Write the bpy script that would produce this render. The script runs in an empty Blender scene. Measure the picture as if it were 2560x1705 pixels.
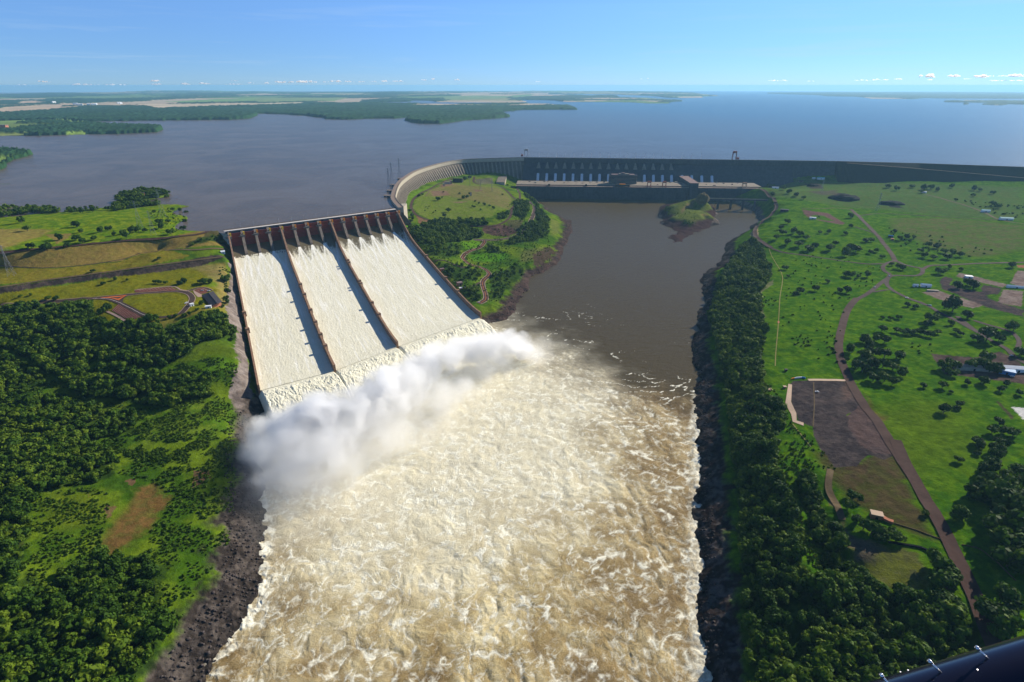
import bpy, bmesh, math, random
import numpy as np
from mathutils import Vector, Matrix
random.seed(7); rng = np.random.default_rng(7)
S = bpy.context.scene
COL = S.collection
F, CZ, PITCH = 1400.0, 274.0, math.atan((852.5-213.0)/1400.0)
SP, CP = math.sin(PITCH), math.cos(PITCH)
RIVER = -112.0
# ---------------------------------------------------------------- survey: photo readings -> places on the ground
REG = dict(W=(0,0,1.0875), A=(0,180,.3316), B=(560,360,.3189), C=(940,360,.2551), D=(1460,360,.2551), E=(1900,380,.3061),
 F=(1700,560,.4082), G=(1700,1100,.3858), H=(0,640,.3316), L=(0,1080,.3986), M=(1900,1400,.2803), N=(2160,640,.2041),
 O=(2160,860,.2807), P=(250,660,.1571), Q=(1300,370,.1699), S=(560,500,.1189), T=(820,480,.1189), U=(1640,370,.1595),
 K=(600,740,.3571), X1=(0,190,.2718), X2=(640,190,.2718), X3=(1280,190,.2718), X4=(1920,190,.2718), Z=(0,0,1.0))
def px(r, flat):
    a = np.array(flat, float).reshape(-1, 2); x0, y0, s = REG[r]
    return np.stack([x0+a[:,0]*s, y0+a[:,1]*s], 1)
def rays(p):
    a = (p[:,0]-1280)/F; b = (p[:,1]-852.5)/F
    return np.stack([a, CP-b*SP, -SP-b*CP], 1)
def at(r, flat, z):
    d = rays(px(r, flat)); z = np.broadcast_to(np.asarray(z, float), (len(d),))
    k = (z-CZ)/d[:,2]
    return np.stack([d[:,0]*k, d[:,1]*k, z], 1)
def at1(r, x, y, z): return at(r, [x, y], z)[0]
def onY(r, x, y, Y):      # point of the sight line at northing Y (gives the height of upright things)
    d = rays(px(r, [x, y]))[0]; k = Y/d[1]; return np.array([d[0]*k, Y, CZ+d[2]*k])
REARTH = 7.4e6
def curve(x, y): return np.maximum(np.hypot(x, y)-3000, 0)**2/(2*REARTH)
# ---------------------------------------------------------------- noise
_P = rng.permutation(4096).astype(np.int32)
_PP = np.concatenate([_P, _P])
_G = rng.uniform(0, 2*np.pi, 4096); _GX, _GY = np.cos(_G).astype(np.float32), np.sin(_G).astype(np.float32)
def perlin(x, y):
    x = np.asarray(x, np.float64); y = np.asarray(y, np.float64)
    xi = np.floor(x).astype(np.int64); yi = np.floor(y).astype(np.int64)
    fx = (x-xi).astype(np.float32); fy = (y-yi).astype(np.float32)
    X0 = (xi & 4095).astype(np.int32); X1 = ((xi+1) & 4095).astype(np.int32); Y0 = (yi & 4095).astype(np.int32); Y1 = ((yi+1) & 4095).astype(np.int32)
    u = fx*fx*fx*(fx*(fx*6-15)+10); v = fy*fy*fy*(fy*(fy*6-15)+10)
    def g(X, Y, dx, dy):
        h = _PP[_P[X]+Y]; return _GX[h]*dx+_GY[h]*dy
    a = g(X0,Y0,fx,fy); b = g(X1,Y0,fx-1,fy); c = g(X0,Y1,fx,fy-1); d = g(X1,Y1,fx-1,fy-1)
    return (a+(b-a)*u) + ((c+(d-c)*u)-(a+(b-a)*u))*v
def fbm(x, y, s, o=4, g=.5):
    t = 0; a = 1.0; f = 1.0/s
    for i in range(o):
        t = t + a*perlin(x*f+17.3*i, y*f-9.1*i); a *= g; f *= 2.03
    return t
def smooth(a, b, x):
    t = np.clip((x-a)/(b-a), 0, 1); return t*t*(3-2*t)
def inpoly(x, y, P):
    c = np.zeros(x.shape, bool); n = len(P)
    bb = (x > P[:,0].min()) & (x < P[:,0].max()) & (y > P[:,1].min()) & (y < P[:,1].max())
    if not bb.any(): return c
    xs, ys = x[bb], y[bb]; r = np.zeros(xs.shape, bool)
    for i in range(n):
        x1, y1 = P[i,:2]; x2, y2 = P[(i+1) % n,:2]
        if y1 == y2: continue
        k = ((y1 > ys) != (y2 > ys)) & (xs < (x2-x1)*(ys-y1)/(y2-y1)+x1)
        r ^= k
    c[bb] = r
    return c
def segdist(x, y, L, closed=False):
    d = np.full(x.shape, 1e9)
    n = len(L)
    for i in range(n if closed else n-1):
        a = L[i,:2]; b = L[(i+1) % n,:2]; ab = b-a; q = max(ab@ab, 1e-9)
        t = np.clip(((x-a[0])*ab[0]+(y-a[1])*ab[1])/q, 0, 1)
        d = np.minimum(d, np.hypot(x-a[0]-t*ab[0], y-a[1]-t*ab[1]))
    return d
def catmull(P, step):
    P = np.asarray(P, float); out = []
    Q = np.vstack([2*P[0]-P[1], P, 2*P[-1]-P[-2]])
    for i in range(1, len(Q)-2):
        p0, p1, p2, p3 = Q[i-1:i+3]; n = max(1, int(np.ceil(np.linalg.norm(p2-p1)/step)))
        for k in range(n):
            t = k/n
            out.append(.5*((2*p1)+(-p0+p2)*t+(2*p0-5*p1+4*p2-p3)*t*t+(-p0+3*p1-3*p2+p3)*t**3))
    out.append(P[-1]); return np.array(out)
def resample(P, step):
    d = np.r_[0, np.cumsum(np.linalg.norm(np.diff(P[:,:2], axis=0), axis=1))]
    n = max(2, int(round(d[-1]/step))+1); s = np.linspace(0, d[-1], n)
    return np.stack([np.interp(s, d, P[:,k]) for k in range(P.shape[1])], 1)
def normals2(P):
    t = np.gradient(P[:,:2], axis=0); t /= np.linalg.norm(t, axis=1)[:,None]+1e-9
    return np.stack([t[:,1], -t[:,0]], 1)   # right-hand side of travel
# ---------------------------------------------------------------- object helpers
def tag(o, label=None, cat=None, group=None, kind=None):
    if label: o['label'] = label
    if cat: o['category'] = cat
    if group: o['group'] = group
    if kind: o['kind'] = kind
    return o
def empty(name, loc=(0,0,0), rz=0):
    o = bpy.data.objects.new(name, None); COL.objects.link(o); o.location = loc; o.rotation_euler.z = rz; o.empty_display_size = 1
    return o
def link(name, me, mat=None, parent=None, loc=None):
    o = bpy.data.objects.new(name, me); COL.objects.link(o)
    if mat is not None and len(me.materials) == 0:
        for m in (mat if isinstance(mat, (list, tuple)) else [mat]): me.materials.append(m)
    if parent is not None: o.parent = parent
    if loc is not None: o.location = loc
    return o
def mesh_np(name, V, Fq, smooth_=False, attrs=None, mi=None):
    """V (n,3), Fq (m,3|4) int"""
    V = np.ascontiguousarray(V, np.float32); Fq = np.ascontiguousarray(Fq, np.int32); k = Fq.shape[1]
    me = bpy.data.meshes.new(name); me.vertices.add(len(V)); me.vertices.foreach_set('co', V.ravel())
    me.loops.add(Fq.size); me.loops.foreach_set('vertex_index', Fq.ravel())
    me.polygons.add(len(Fq)); me.polygons.foreach_set('loop_start', np.arange(0, Fq.size, k, dtype=np.int32))
    if mi is not None: me.polygons.foreach_set('material_index', np.ascontiguousarray(mi, np.int32))
    me.update(calc_edges=True)
    if smooth_: me.polygons.foreach_set('use_smooth', np.ones(len(Fq), bool))
    for nm, arr in (attrs or {}).items():
        if arr.ndim == 1:
            a = me.attributes.new(nm, 'FLOAT', 'POINT'); a.data.foreach_set('value', arr.astype(np.float32))
        else:
            a = me.attributes.new(nm, 'FLOAT_COLOR', 'POINT'); c = np.ones((len(arr), 4), np.float32); c[:,:3] = arr
            a.data.foreach_set('color', c.ravel())
    me.validate(verbose=False)
    return me
def grid_faces(nr, nc, keep=None):
    i = np.arange(nr*nc).reshape(nr, nc)
    q = np.stack([i[:-1,:-1], i[:-1,1:], i[1:,1:], i[1:,:-1]], -1).reshape(-1, 4)
    return q if keep is None else q[keep.reshape(-1)]
def compact(V, Fq, *arrs):
    used = np.zeros(len(V), bool); used[Fq.ravel()] = True
    idx = np.cumsum(used)-1
    return (V[used], idx[Fq])+tuple(a[used] for a in arrs)
class MB:
    """collects boxes, bars, sweeps; build() makes ONE mesh object"""
    def __init__(s): s.v = []; s.f = []
    def add(s, V, Fs):
        b = len(s.v); s.v += [tuple(map(float, p)) for p in V]; s.f += [tuple(b+i for i in f) for f in Fs]; return s
    def hexa(s, lo, hi):   # 4 bottom + 4 top points, same winding (ccw from above)
        return s.add(list(lo)+list(hi), [(3,2,1,0), (4,5,6,7), (0,1,5,4), (1,2,6,5), (2,3,7,6), (3,0,4,7)])
    def box(s, c, d, rz=0):
        hx, hy, hz = d[0]/2, d[1]/2, d[2]/2; cs, sn = math.cos(rz), math.sin(rz)
        q = [(-hx,-hy), (hx,-hy), (hx,hy), (-hx,hy)]
        f = lambda z: [(c[0]+x*cs-y*sn, c[1]+x*sn+y*cs, c[2]+z) for x, y in q]
        return s.hexa(f(-hz), f(hz))
    def bar(s, a, b, r, n=4, r2=None):
        a = Vector(a); b = Vector(b); d = (b-a)
        if d.length < 1e-6: return s
        d.normalize(); u = d.cross(Vector((0,0,1)) if abs(d.z) < .9 else Vector((1,0,0))).normalized(); w = d.cross(u)
        r2 = r if r2 is None else r2; V = []
        for p, rr in ((a, r), (b, r2)):
            for k in range(n):
                t = 2*math.pi*(k+.5)/n; V.append(p+u*math.cos(t)*rr+w*math.sin(t)*rr)
        Fs = [(k, (k+1) % n, n+(k+1) % n, n+k) for k in range(n)]+[tuple(range(n-1,-1,-1)), tuple(range(n, 2*n))]
        return s.add(V, Fs)
    def sweep(s, sections, closed=True, caps=True):  # list of equal-length point rings
        n = len(sections[0]); V = [p for q in sections for p in q]; Fs = []
        for i in range(len(sections)-1):
            for k in range(n if closed else n-1):
                a, b = i*n+k, i*n+(k+1) % n; Fs.append((a, b, b+n, a+n))
        if caps and closed: Fs += [tuple(range(n-1,-1,-1)), tuple(range((len(sections)-1)*n, len(sections)*n))]
        return s.add(V, Fs)
    def build(s, name, mat, parent=None, loc=None, smooth_=False):
        me = bpy.data.meshes.new(name); me.from_pydata(s.v, [], s.f); me.update()
        bm = bmesh.new(); bm.from_mesh(me); bmesh.ops.recalc_face_normals(bm, faces=bm.faces); bm.to_mesh(me); bm.free()
        if smooth_: me.polygons.foreach_set('use_smooth', np.ones(len(me.polygons), bool))
        return link(name, me, mat, parent, loc)
def children(o): return [c for c in bpy.data.objects if c.parent == o]
def copy_tree(o, parent=None, kids=None):
    c = o.copy(); COL.objects.link(c)
    if parent is not None: c.parent = parent
    for ch in (kids if kids is not None else o.children): copy_tree(ch, c)
    return c
# ---------------------------------------------------------------- material helpers
def newmat(name):
    m = bpy.data.materials.new(name); m.use_nodes = True; nt = m.node_tree; nt.nodes.clear()
    out = nt.nodes.new('ShaderNodeOutputMaterial'); return m, nt, out
def nd(nt, typ, **kw):
    n = nt.nodes.new(typ)
    for k, v in kw.items():
        if k == 'ins':
            for i, val in v.items():
                if isinstance(val, bpy.types.NodeSocket): nt.links.new(val, n.inputs[i])
                else: n.inputs[i].default_value = val
        else: setattr(n, k, v)
    return n
def mathn(nt, op, a, b=0.0, c=None, clamp=False):
    n = nd(nt, 'ShaderNodeMath', operation=op, use_clamp=clamp, ins={0:a, 1:b})
    if c is not None:
        if isinstance(c, bpy.types.NodeSocket): nt.links.new(c, n.inputs[2])
        else: n.inputs[2].default_value = c
    return n.outputs[0]
def mixc(nt, f, a, b, mode='MIX'):
    n = nd(nt, 'ShaderNodeMix', data_type='RGBA', blend_type=mode)
    for i, v in ((0, f), (6, a), (7, b)):
        if isinstance(v, bpy.types.NodeSocket): nt.links.new(v, n.inputs[i])
        else: n.inputs[i].default_value = (v if i == 0 else (tuple(v)+(1,) if len(v) == 3 else v))
    return n.outputs[2]
def ramp(nt, f, stops):
    n = nd(nt, 'ShaderNodeValToRGB'); nt.links.new(f, n.inputs[0]); e = n.color_ramp.elements
    while len(e) < len(stops): e.new(.5)
    for k, (p, c) in zip(e, stops): k.position = p; k.color = (tuple(c)+(1,)) if not np.isscalar(c) else (c, c, c, 1)
    return n.outputs[0]
def noise(nt, vec, scale, detail=4, rough=.55, dist=0.0):
    return nd(nt, 'ShaderNodeTexNoise', ins={'Vector':vec, 'Scale':scale, 'Detail':detail, 'Roughness':rough, 'Distortion':dist}).outputs[0]
def wpos(nt): return nd(nt, 'ShaderNodeNewGeometry').outputs['Position']
def pbr(nt, out, color, rough=.8, bump=None, dist=.3, spec=.3, metal=0.0, strength=1.0):
    b = nd(nt, 'ShaderNodeBsdfPrincipled', ins={'Roughness':rough, 'Specular IOR Level':spec, 'Metallic':metal})
    if isinstance(color, bpy.types.NodeSocket): nt.links.new(color, b.inputs['Base Color'])
    else: b.inputs['Base Color'].default_value = tuple(color)+(1,)
    if bump is not None:
        n = nd(nt, 'ShaderNodeBump', ins={'Strength':strength, 'Distance':dist, 'Height':bump}); nt.links.new(n.outputs[0], b.inputs['Normal'])
    nt.links.new(b.outputs[0], out.inputs[0]); return b
def simple(name, color, rough=.8, var=.25, scale=.25, dist=.1, spec=.07, metal=0.0, streak=0.0):
    """weathered solid colour: two noises vary the value"""
    m, nt, out = newmat(name); p = wpos(nt)
    n1 = noise(nt, p, scale, 5); n2 = noise(nt, p, scale*7, 3)
    f = mathn(nt, 'MULTIPLY_ADD', n1, .7, mathn(nt, 'MULTIPLY', n2, .3))
    lo = tuple(c*(1-var) for c in color); hi = tuple(min(1, c*(1+var)) for c in color)
    c = ramp(nt, f, [(.3, lo), (.7, hi)])
    if streak:
        mp = nd(nt, 'ShaderNodeMapping', ins={0:p, 3:(.35, .35, .02)}); s = noise(nt, mp.outputs[0], 1.0, 4)
        c = mixc(nt, ramp(nt, s, [(.45, 0.0), (.7, streak)]), c, tuple(k*.35 for k in color))
    pbr(nt, out, c, rough, n2, dist, spec, metal); return m
# ================================================================= spillway frame (plan)
LIPZ = -84.0
CH_S = at('Z', [570.7,582, 700,565.3, 823.4,548.6, 990,527], 3.0)
CH_E = at('Z', [643,950, 830,902, 986,845, 1194,775], LIPZ)
CH_L = np.linalg.norm((CH_E-CH_S)[:,:2], axis=1)
CDIR = (CH_S[3]-CH_S[0])[:2]; CREST_W = np.linalg.norm(CDIR); CDIR /= CREST_W
DDIR = np.array([CDIR[1], -CDIR[0]])
_ft = np.array([-40, 0, 18, 35, 60, 90, 130, 180, 300, 380, 440, 480, 505]); _fz = np.array([-25, -24, -24.5, -28, -35, -43.5, -53, -61, -78.5, -88.5, -94.5, -96.5, -95.5])
def floorz(tau):
    return np.interp(np.asarray(tau)*490, _ft, _fz)
_wt = np.array([-40, 12, 22, 40, 60, 85, 110, 140, 490, 505]); _wh = np.array([3., 3., 1, -7, -16, -27, -36, -43, LIPZ, LIPZ])
def walltop(tau):
    t = np.asarray(tau)*490; return np.where(t < 140, np.interp(t, _wt, _wh), np.maximum(floorz(tau)+12, np.interp(t, _ft, _fz)+12))
def chute_xy(b, s, tau):      # bay b, s 0..1 across, tau along
    a = CH_S[b,:2]+(CH_E[b]-CH_S[b])[:2]*np.asarray(tau)[...,None]; e = CH_S[b+1,:2]+(CH_E[b+1]-CH_S[b+1])[:2]*np.asarray(tau)[...,None]
    return a+(e-a)*np.asarray(s)[...,None]
CHUTE_POLY = np.vstack([CH_S[0]-[CDIR[0]*3,CDIR[1]*3,0], CH_E[0]-[CDIR[0]*3,CDIR[1]*3,0], CH_E[3]+[CDIR[0]*3,CDIR[1]*3,0], CH_S[3]+[CDIR[0]*3,CDIR[1]*3,0]])
# ================================================================= dam crest path
_c = np.vstack([at('T', [1530,325], 5), at('B', [1335,440, 1328,395, 1362,312, 1425,255, 1520,203, 1700,150, 1880,121], 5),
    at('C', [1200,137], 5)])
_r0 = at('C', [1450,131], 5)[0]; _r1 = at('U', [2132,197], 5)[0]
CURVE = catmull(_c, 4.0); CURVE = np.vstack([CURVE, resample(np.vstack([_c[-1], _r0]), 4)[1:]])
MAIN = resample(np.vstack([_r0, _r1]), 8)
WINGR = resample(np.vstack([_r1, at('E', [620,75], 5)[0]]), 8)
EMB = resample(np.vstack([WINGR[-1], at('E', [1300,92, 2156,122], 5), at('E', [2156,122], 5)+[[900,-330,0]]]), 12)
DAMPATH = np.vstack([CURVE, MAIN[1:], WINGR[1:], EMB[1:]])
# ================================================================= shorelines and ground heights
SH_LEFT = at('W', [420,1690, 470,1568, 500,1510, 560,1420, 605,1330, 600,1250, 597,1150, 592,1060, 588,1000, 596,955], RIVER)
SH_PEN = np.vstack([at('W', [1135,742, 1166,735, 1190,700, 1215,665, 1228,633, 1262,622, 1290,590, 1302,560, 1322,508, 1292,500, 1262,488], RIVER),
    at('C', [1680,650, 1610,590, 1560,537], RIVER)])
SH_RIGHT = np.vstack([at('U', [1560,990, 1612,1050, 1640,1150, 1500,1290], RIVER), at('D', [1290,1180, 1172,1290, 1188,1560], RIVER),
    at('W', [1620,700, 1602,760, 1590,800, 1607,870, 1607,1000, 1612,1100, 1610,1250, 1612,1350, 1622,1500, 1632,1568, 1645,1690], RIVER)])
PH_L = at('Q', [215,745], RIVER)[0]; _a = at('Q', [240,742, 1400,757], RIVER); _k = (_a[1]-_a[0])/(_a[1]-_a[0])[0]; PH_R2 = _a[0]+_k*(at1('U',1500,840,RIVER)[0]*1.03-_a[0][0]); PH_R = at('U', [1560,990], RIVER)[0]
SH_ISL = at('U', [40,960, 100,1130, 160,1400, 260,1480, 380,1500, 440,1470, 430,1430, 500,1390, 620,1370, 720,1300, 840,1250, 930,1110, 930,1000, 915,930, 800,880, 600,868, 400,862, 200,860, 90,900], RIVER)
RIVER_POLY = np.vstack([SH_LEFT, CH_E[[0,3]]*[1,1,0]+[0,0,RIVER], SH_PEN, [PH_L], [PH_R2], [PH_R], SH_RIGHT])
ctl = []
def C_(r, flat):
    a = np.array(flat, float).reshape(-1, 3)
    ctl.append(at(r, a[:,:2].ravel(), a[:,2]))
def C_line(r, flat, z, step=14):
    ctl.append(resample(at(r, flat, z), step))
C_line('A', [-300,1395, 0,1370, 300,1335, 700,1295, 1000,1270, 1300,1245, 1550,1210, 1640,1195], 4.0)
C_line('A', [-300,1480, 0,1460, 400,1472, 900,1415, 1050,1365, 1200,1340], -14.0)
C_line('H', [-300,275, 0,238, 300,192, 500,165, 700,138, 1000,98, 1300,58, 1700,8], -22.0); C_line('H', [-300,330, 0,287, 300,241, 500,207, 700,180, 900,152, 1200,112, 1500,77, 1725,48], -29.0)
C_line('A', [0,1530, 500,1500, 1000,1440], -17.0, 30)
# left bank, upstream of the earth dam
C_('A', [0,1370,4, 300,1335,4, 700,1295,4, 1000,1270,4, 1300,1245,4, 1550,1210,4, 1640,1195,4,
 0,1100,1, 450,1062,1, 700,1042,1, 860,1042,1, 1000,1022,1, 1190,1005,1.5, 1350,1010,1.5, 1412,1012,.6, 1402,1100,.6, 1385,1200,1,
 0,1180,8, 600,1110,8, 300,1150,9, 900,1080,7, 200,1250,6, 600,1220,5, 1000,1200,4, 1250,1150,4, 1320,1080,3, 1300,1220,4,
 870,975,-.3, 920,930,-.3, 1040,902,-.3, 1150,893,-.3, 1280,912,-.3, 1292,925,-.3, 1200,952,-.3, 1060,982,-.3, 1000,950,3, 1150,920,4, 1235,922,3,
 0,1030,-8, 300,1020,-8, 600,1005,-8, 800,985,-8, 800,900,-8, 1000,870,-9, 1300,870,-9, 1350,940,-8, 1480,980,-8, 1460,1080,-8, 1450,1180,-8, 1260,968,-3,
 0,1460,-14, 400,1472,-14, 900,1415,-14, 1050,1365,-13, 1200,1340,-12, 0,1530,-17, 500,1500,-17, 1000,1440,-15, 1130,1370,-8, 1300,1380,-13, 1500,1310,-6, 1600,1280,-5, 1690,1320,-14, -400,1500,-14, -400,1200,6, -400,1380,4])
C_('H', [0,360,-36, 500,250,-32, 1000,180,-32, 1500,110,-31.5, 1690,110,-33, 1650,250,-37, 1200,300,-36, 1200,370,-38, 1000,400,-39, 700,330,-37, 300,290,-33, 1400,250,-35, 1650,400,-40, 1100,530,-41, 1400,450,-40,
 0,400,-45, 400,400,-45, 800,530,-50, 1200,570,-50, 1650,480,-45, 0,700,-62, 600,700,-63, 1200,720,-63, 1600,640,-58, 1770,690,-61,
 1300,830,-70, 1700,790,-69, 1790,890,-76, 700,900,-75, 0,900,-70, 1200,1000,-80, 1650,1000,-82, 1000,1130,-87, 500,1050,-83, 1500,1100,-86,
 1300,1250,-88, 1600,1250,-90, 800,1250,-87, 0,1250,-78, -400,1250,-74, -400,700,-58, 300,1400,-84, 1000,1450,-90, 1650,1450,-95])
C_('L', [0,0,-82, 700,100,-90, 1400,60,-95, 900,400,-93, 300,400,-84, 100,700,-80, 600,800,-88, 1300,600,-98, 1500,300,-99, 1000,1000,-92, 1200,1100,-99, 400,1100,-84, 100,1400,-80, 800,1400,-92, 1050,1300,-98,
 1500,100,-98, 1520,600,-103, 1420,900,-102, 1180,1250,-103, 980,1540,-103, -300,800,-72, -300,1500,-70, 500,1800,-90])
# peninsula
C_('C', [300,545,-39, 400,440,-41, 480,405,-43, 600,365,-46, 700,340,-48, 800,318,-50, 950,298,-51, 350,620,-44, 450,700,-46, 700,560,-48, 1000,640,-50, 1200,500,-53, 650,450,-48, 1000,420,-51, 1100,330,-53, 1310,490,-56, 1380,560,-58, 1330,660,-60, 1320,740,-62, 1150,800,-64,
 950,805,-63, 600,830,-55, 800,880,-68, 500,880,-60, 1250,860,-74, 1540,600,-67, 1550,680,-69, 1450,850,-75, 1300,920,-79, 1050,950,-79, 1010,1020,-80, 850,1100,-80, 930,1190,-84, 1110,1270,-88, 1040,1350,-90, 1080,1500,-94, 1020,1560,-95,
 380,790,-46, 300,790,-50, 1640,720,-82, 1700,800,-88, 1760,760,-96, 1800,900,-101, 1500,1030,-84, 1300,1130,-87, 1700,1020,-98, 1350,1300,-98, 1250,1400,-99, 1520,1180,-98, 1600,850,-80,
 1850,760,-109, 1900,800,-110, 1870,950,-110, 1800,1100,-110, 1680,1220,-110, 1500,1300,-110, 1440,1440,-110, 1730,980,-102, 1420,1260,-103,
 1290,430,-67, 1400,440,-67, 1450,490,-70, 1560,560,-84, 1640,640,-96, 1000,1180,-86, 1200,1040,-80])
# right bank
C_('E', [0,290,-66, 100,214,-64, 300,217,-58, 600,242,-62, 1000,243,-55, 1500,241,-47, 2150,284,-45, 100,400,-66, 200,400,-67, 700,400,-66, 1200,350,-58, 1700,400,-54, 2150,450,-50, 680,345,-60, 1060,405,-61, 400,365,-62,
 750,480,-68, 1300,520,-62, 2100,580,-54, 300,550,-70, 100,640,-70, 1000,750,-70, 1800,700,-60, 2150,800,-58, 1100,880,-72, 1400,920,-68, 2150,910,-60, 500,850,-73, 100,780,-74, 150,1000,-75, 800,1000,-74, 1060,1100,-73, 1500,1150,-68, 2100,1150,-62,
 700,1300,-75, 150,1390,-76, 1300,1350,-70, 2100,1400,-64, 2600,300,-40, 2600,800,-54, 2600,1400,-60])
C_('O', [0,500,-73, 600,400,-70, 1200,300,-66, 1425,700,-66, 700,900,-70, 300,1000,-73, 1200,1200,-68, 700,1500,-71, 1400,1500,-66, 1900,400,-62, 1900,1200,-64])
C_('F', [700,960,-76, 1000,960,-76, 650,1100,-77, 750,1230,-77, 900,1300,-77, 1200,1150,-75, 540,900,-77, 520,700,-77, 400,500,-77, 560,1060,-78, 950,1500,-78, 430,420,-78, 540,280,-76, 690,1330,-79])
C_('G', [900,200,-77, 1300,400,-75, 1600,400,-74, 1000,430,-78, 1100,700,-77, 1500,700,-75, 1600,950,-76, 1250,930,-78, 1750,700,-73, 1900,1050,-73, 2100,1250,-72, 2200,900,-68,
 640,200,-81, 720,450,-80, 780,750,-80, 950,1050,-83, 850,420,-90, 930,650,-91, 1060,850,-92, 1200,1020,-92, 1300,1200,-87, 700,1300,-90, 600,1500,-94, 1200,1500,-86, 1700,1300,-80, 360,300,-99, 400,600,-99, 450,900,-99, 430,1250,-99,
 1000,1800,-87, 2400,1700,-70, 400,1800,-100, 2600,1000,-64])
C_('U', [1880,870,-68, 1890,960,-69, 1800,1070,-71, 1660,1180,-73, 1550,1290,-75, 1570,1400,-75, 1680,1490,-75, 1840,900,-78, 1840,780,-66, 1700,690,-64, 1560,650,-64, 2000,900,-68])
# island: low meadow, knob with a shaded cut
C_('U', [230,900,-82, 330,890,-81, 480,850,-75, 600,805,-69, 700,735,-62, 760,790,-67, 690,760,-62, 180,960,-92, 640,880,-92, 560,960,-96, 680,980,-96, 760,890,-92, 820,870,-86, 800,1010,-90, 850,1060,-92, 680,1040,-88, 760,1100,-100, 800,1180,-106, 600,1150,-98, 500,1190,-100, 350,1060,-93, 260,1080,-93, 430,960,-88, 600,1230,-106, 450,1250,-107, 300,1200,-107, 200,1100,-106, 130,960,-103, 260,1380,-109.5, 400,1400,-109.5, 880,950,-100, 560,1290,-109.5, 660,1290,-109.5])
_u = (MAIN[-1]-MAIN[0])[:2]; _n = np.array([_u[1], -_u[0]])/np.linalg.norm(_u)
for _o in (25, 75, 125):
    _q = MAIN[6:].copy(); _q = _q[::6]; _q[:,:2] += _n*_o; _q[:,2] = -100; _q = _q[_q[:,0] < 950]; ctl.append(_q)
ctl.append(SH_LEFT-[0,0,.6]); ctl.append(SH_PEN-[0,0,.4]); ctl.append(SH_RIGHT-[0,0,.6]); ctl.append(SH_ISL-[0,0,.5])
for d, z in ((9, -106.0), (24, -99.0), (42, -92.0)):          # foot of the right-bank cliff
    R = resample(SH_RIGHT[5:], 45); n = normals2(R); P = R.copy(); P[:,:2] -= n*d*np.sign((n@np.array([-1., 0]))[:,None]); P[:,2] = z; ctl.append(P)
tt = np.linspace(.1, 1, 12)
for k, sg, dz in ((0, -1, 7), (3, 1, 6)):         # ground beside the chute walls
    L = CH_S[k]+(CH_E[k]-CH_S[k])*tt[:,None]; L = L.copy(); L[:,:2] += sg*CDIR*7; L[:,2] = floorz(tt)+dz; ctl.append(L[:-1])
for s in (.02, .3, .7, .98):
    L = CH_S[0]+(CH_S[3]-CH_S[0])*s; Le = CH_E[0]+(CH_E[3]-CH_E[0])*s; t2 = np.linspace(0, .97, 9)
    P = L+(Le-L)*t2[:,None]; P[:,2] = floorz(t2)-16; ctl.append(P)
ctl.append(np.array([[*(CH_S[k,:2]-DDIR*40), -20] for k in range(4)]))
nd_ = normals2(DAMPATH); q = DAMPATH[::10].copy(); q[:,:2] -= nd_[::10]*45*np.sign((nd_[len(nd_)//2] @ np.array([0,-1.]))); q[:,2] = -22; ctl.append(q[4:])
# river bed
gx, gy = np.meshgrid(np.arange(-420, 800, 55.), np.arange(200, 2260, 55.)); gx = gx.ravel(); gy = gy.ravel()
k = inpoly(gx, gy, RIVER_POLY) & (segdist(gx, gy, RIVER_POLY, True) > 26) & ~inpoly(gx, gy, SH_ISL) & (segdist(gx, gy, SH_ISL, True) > 26)
ctl.append(np.stack([gx[k], gy[k], np.full(k.sum(), -127.)], 1))
CT = np.vstack(ctl)
# thin out coincident points, then a linear-kernel radial fit
keep = []
for i in range(len(CT)):
    if all(np.hypot(*(CT[i,:2]-CT[j,:2])) > 2.0 for j in keep): keep.append(i)
CT = CT[keep]; NC = len(CT)
_D = np.hypot(CT[:,None,0]-CT[None,:,0], CT[:,None,1]-CT[None,:,1])
_A = np.zeros((NC+1, NC+1)); _A[:NC,:NC] = -_D+np.eye(NC)*.15; _A[:NC,NC] = 1; _A[NC,:NC] = 1
_w = np.linalg.solve(_A, np.r_[CT[:,2], 0])
def base_h(x, y):
    sh = np.shape(x); x = np.ravel(x).astype(np.float32); y = np.ravel(y).astype(np.float32); o = np.empty(len(x))
    cx, cy, w = CT[:,0].astype(np.float32), CT[:,1].astype(np.float32), _w[:NC].astype(np.float32)
    for i in range(0, len(x), 20000):
        s = slice(i, i+20000)
        o[s] = _w[NC]-np.sqrt((x[s,None]-cx)**2+(y[s,None]-cy)**2)@w
    return o.reshape(sh)
def height(x, y):
    b = base_h(x, y)
    rock = smooth(-96, -101, b)*smooth(-116, -111, b)
    det = fbm(x, y, 70, 3)*1.2+fbm(x, y, 14, 3)*.45
    r1 = fbm(x, y, 26, 4, .6)
    return b+det*(1-rock)*smooth(-112, -106, b)+rock*(r1*3.4)
def ground(r, flat):
    """first hit of the sight line with the ground, for placing things on it"""
    p = px(r, flat); d = rays(p); out = []
    for dd in d:
        z = np.linspace(10, -113, 160); k = (z-CZ)/dd[2]; x = dd[0]*k; y = dd[1]*k
        h = np.maximum(height(x, y), RIVER if r else RIVER); hit = np.argmax(h >= z)
        if not (h >= z).any(): hit = 159
        if hit > 0:
            a, b = z[hit-1]-h[hit-1], h[hit]-z[hit]; f = a/max(a+b, 1e-6); zz = z[hit-1]+(z[hit]-z[hit-1])*f
        else: zz = z[0]
        kk = (zz-CZ)/dd[2]; out.append((dd[0]*kk, dd[1]*kk, zz))
    return np.array(out)
def g1(r, x, y): return ground(r, [x, y])[0]
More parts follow.
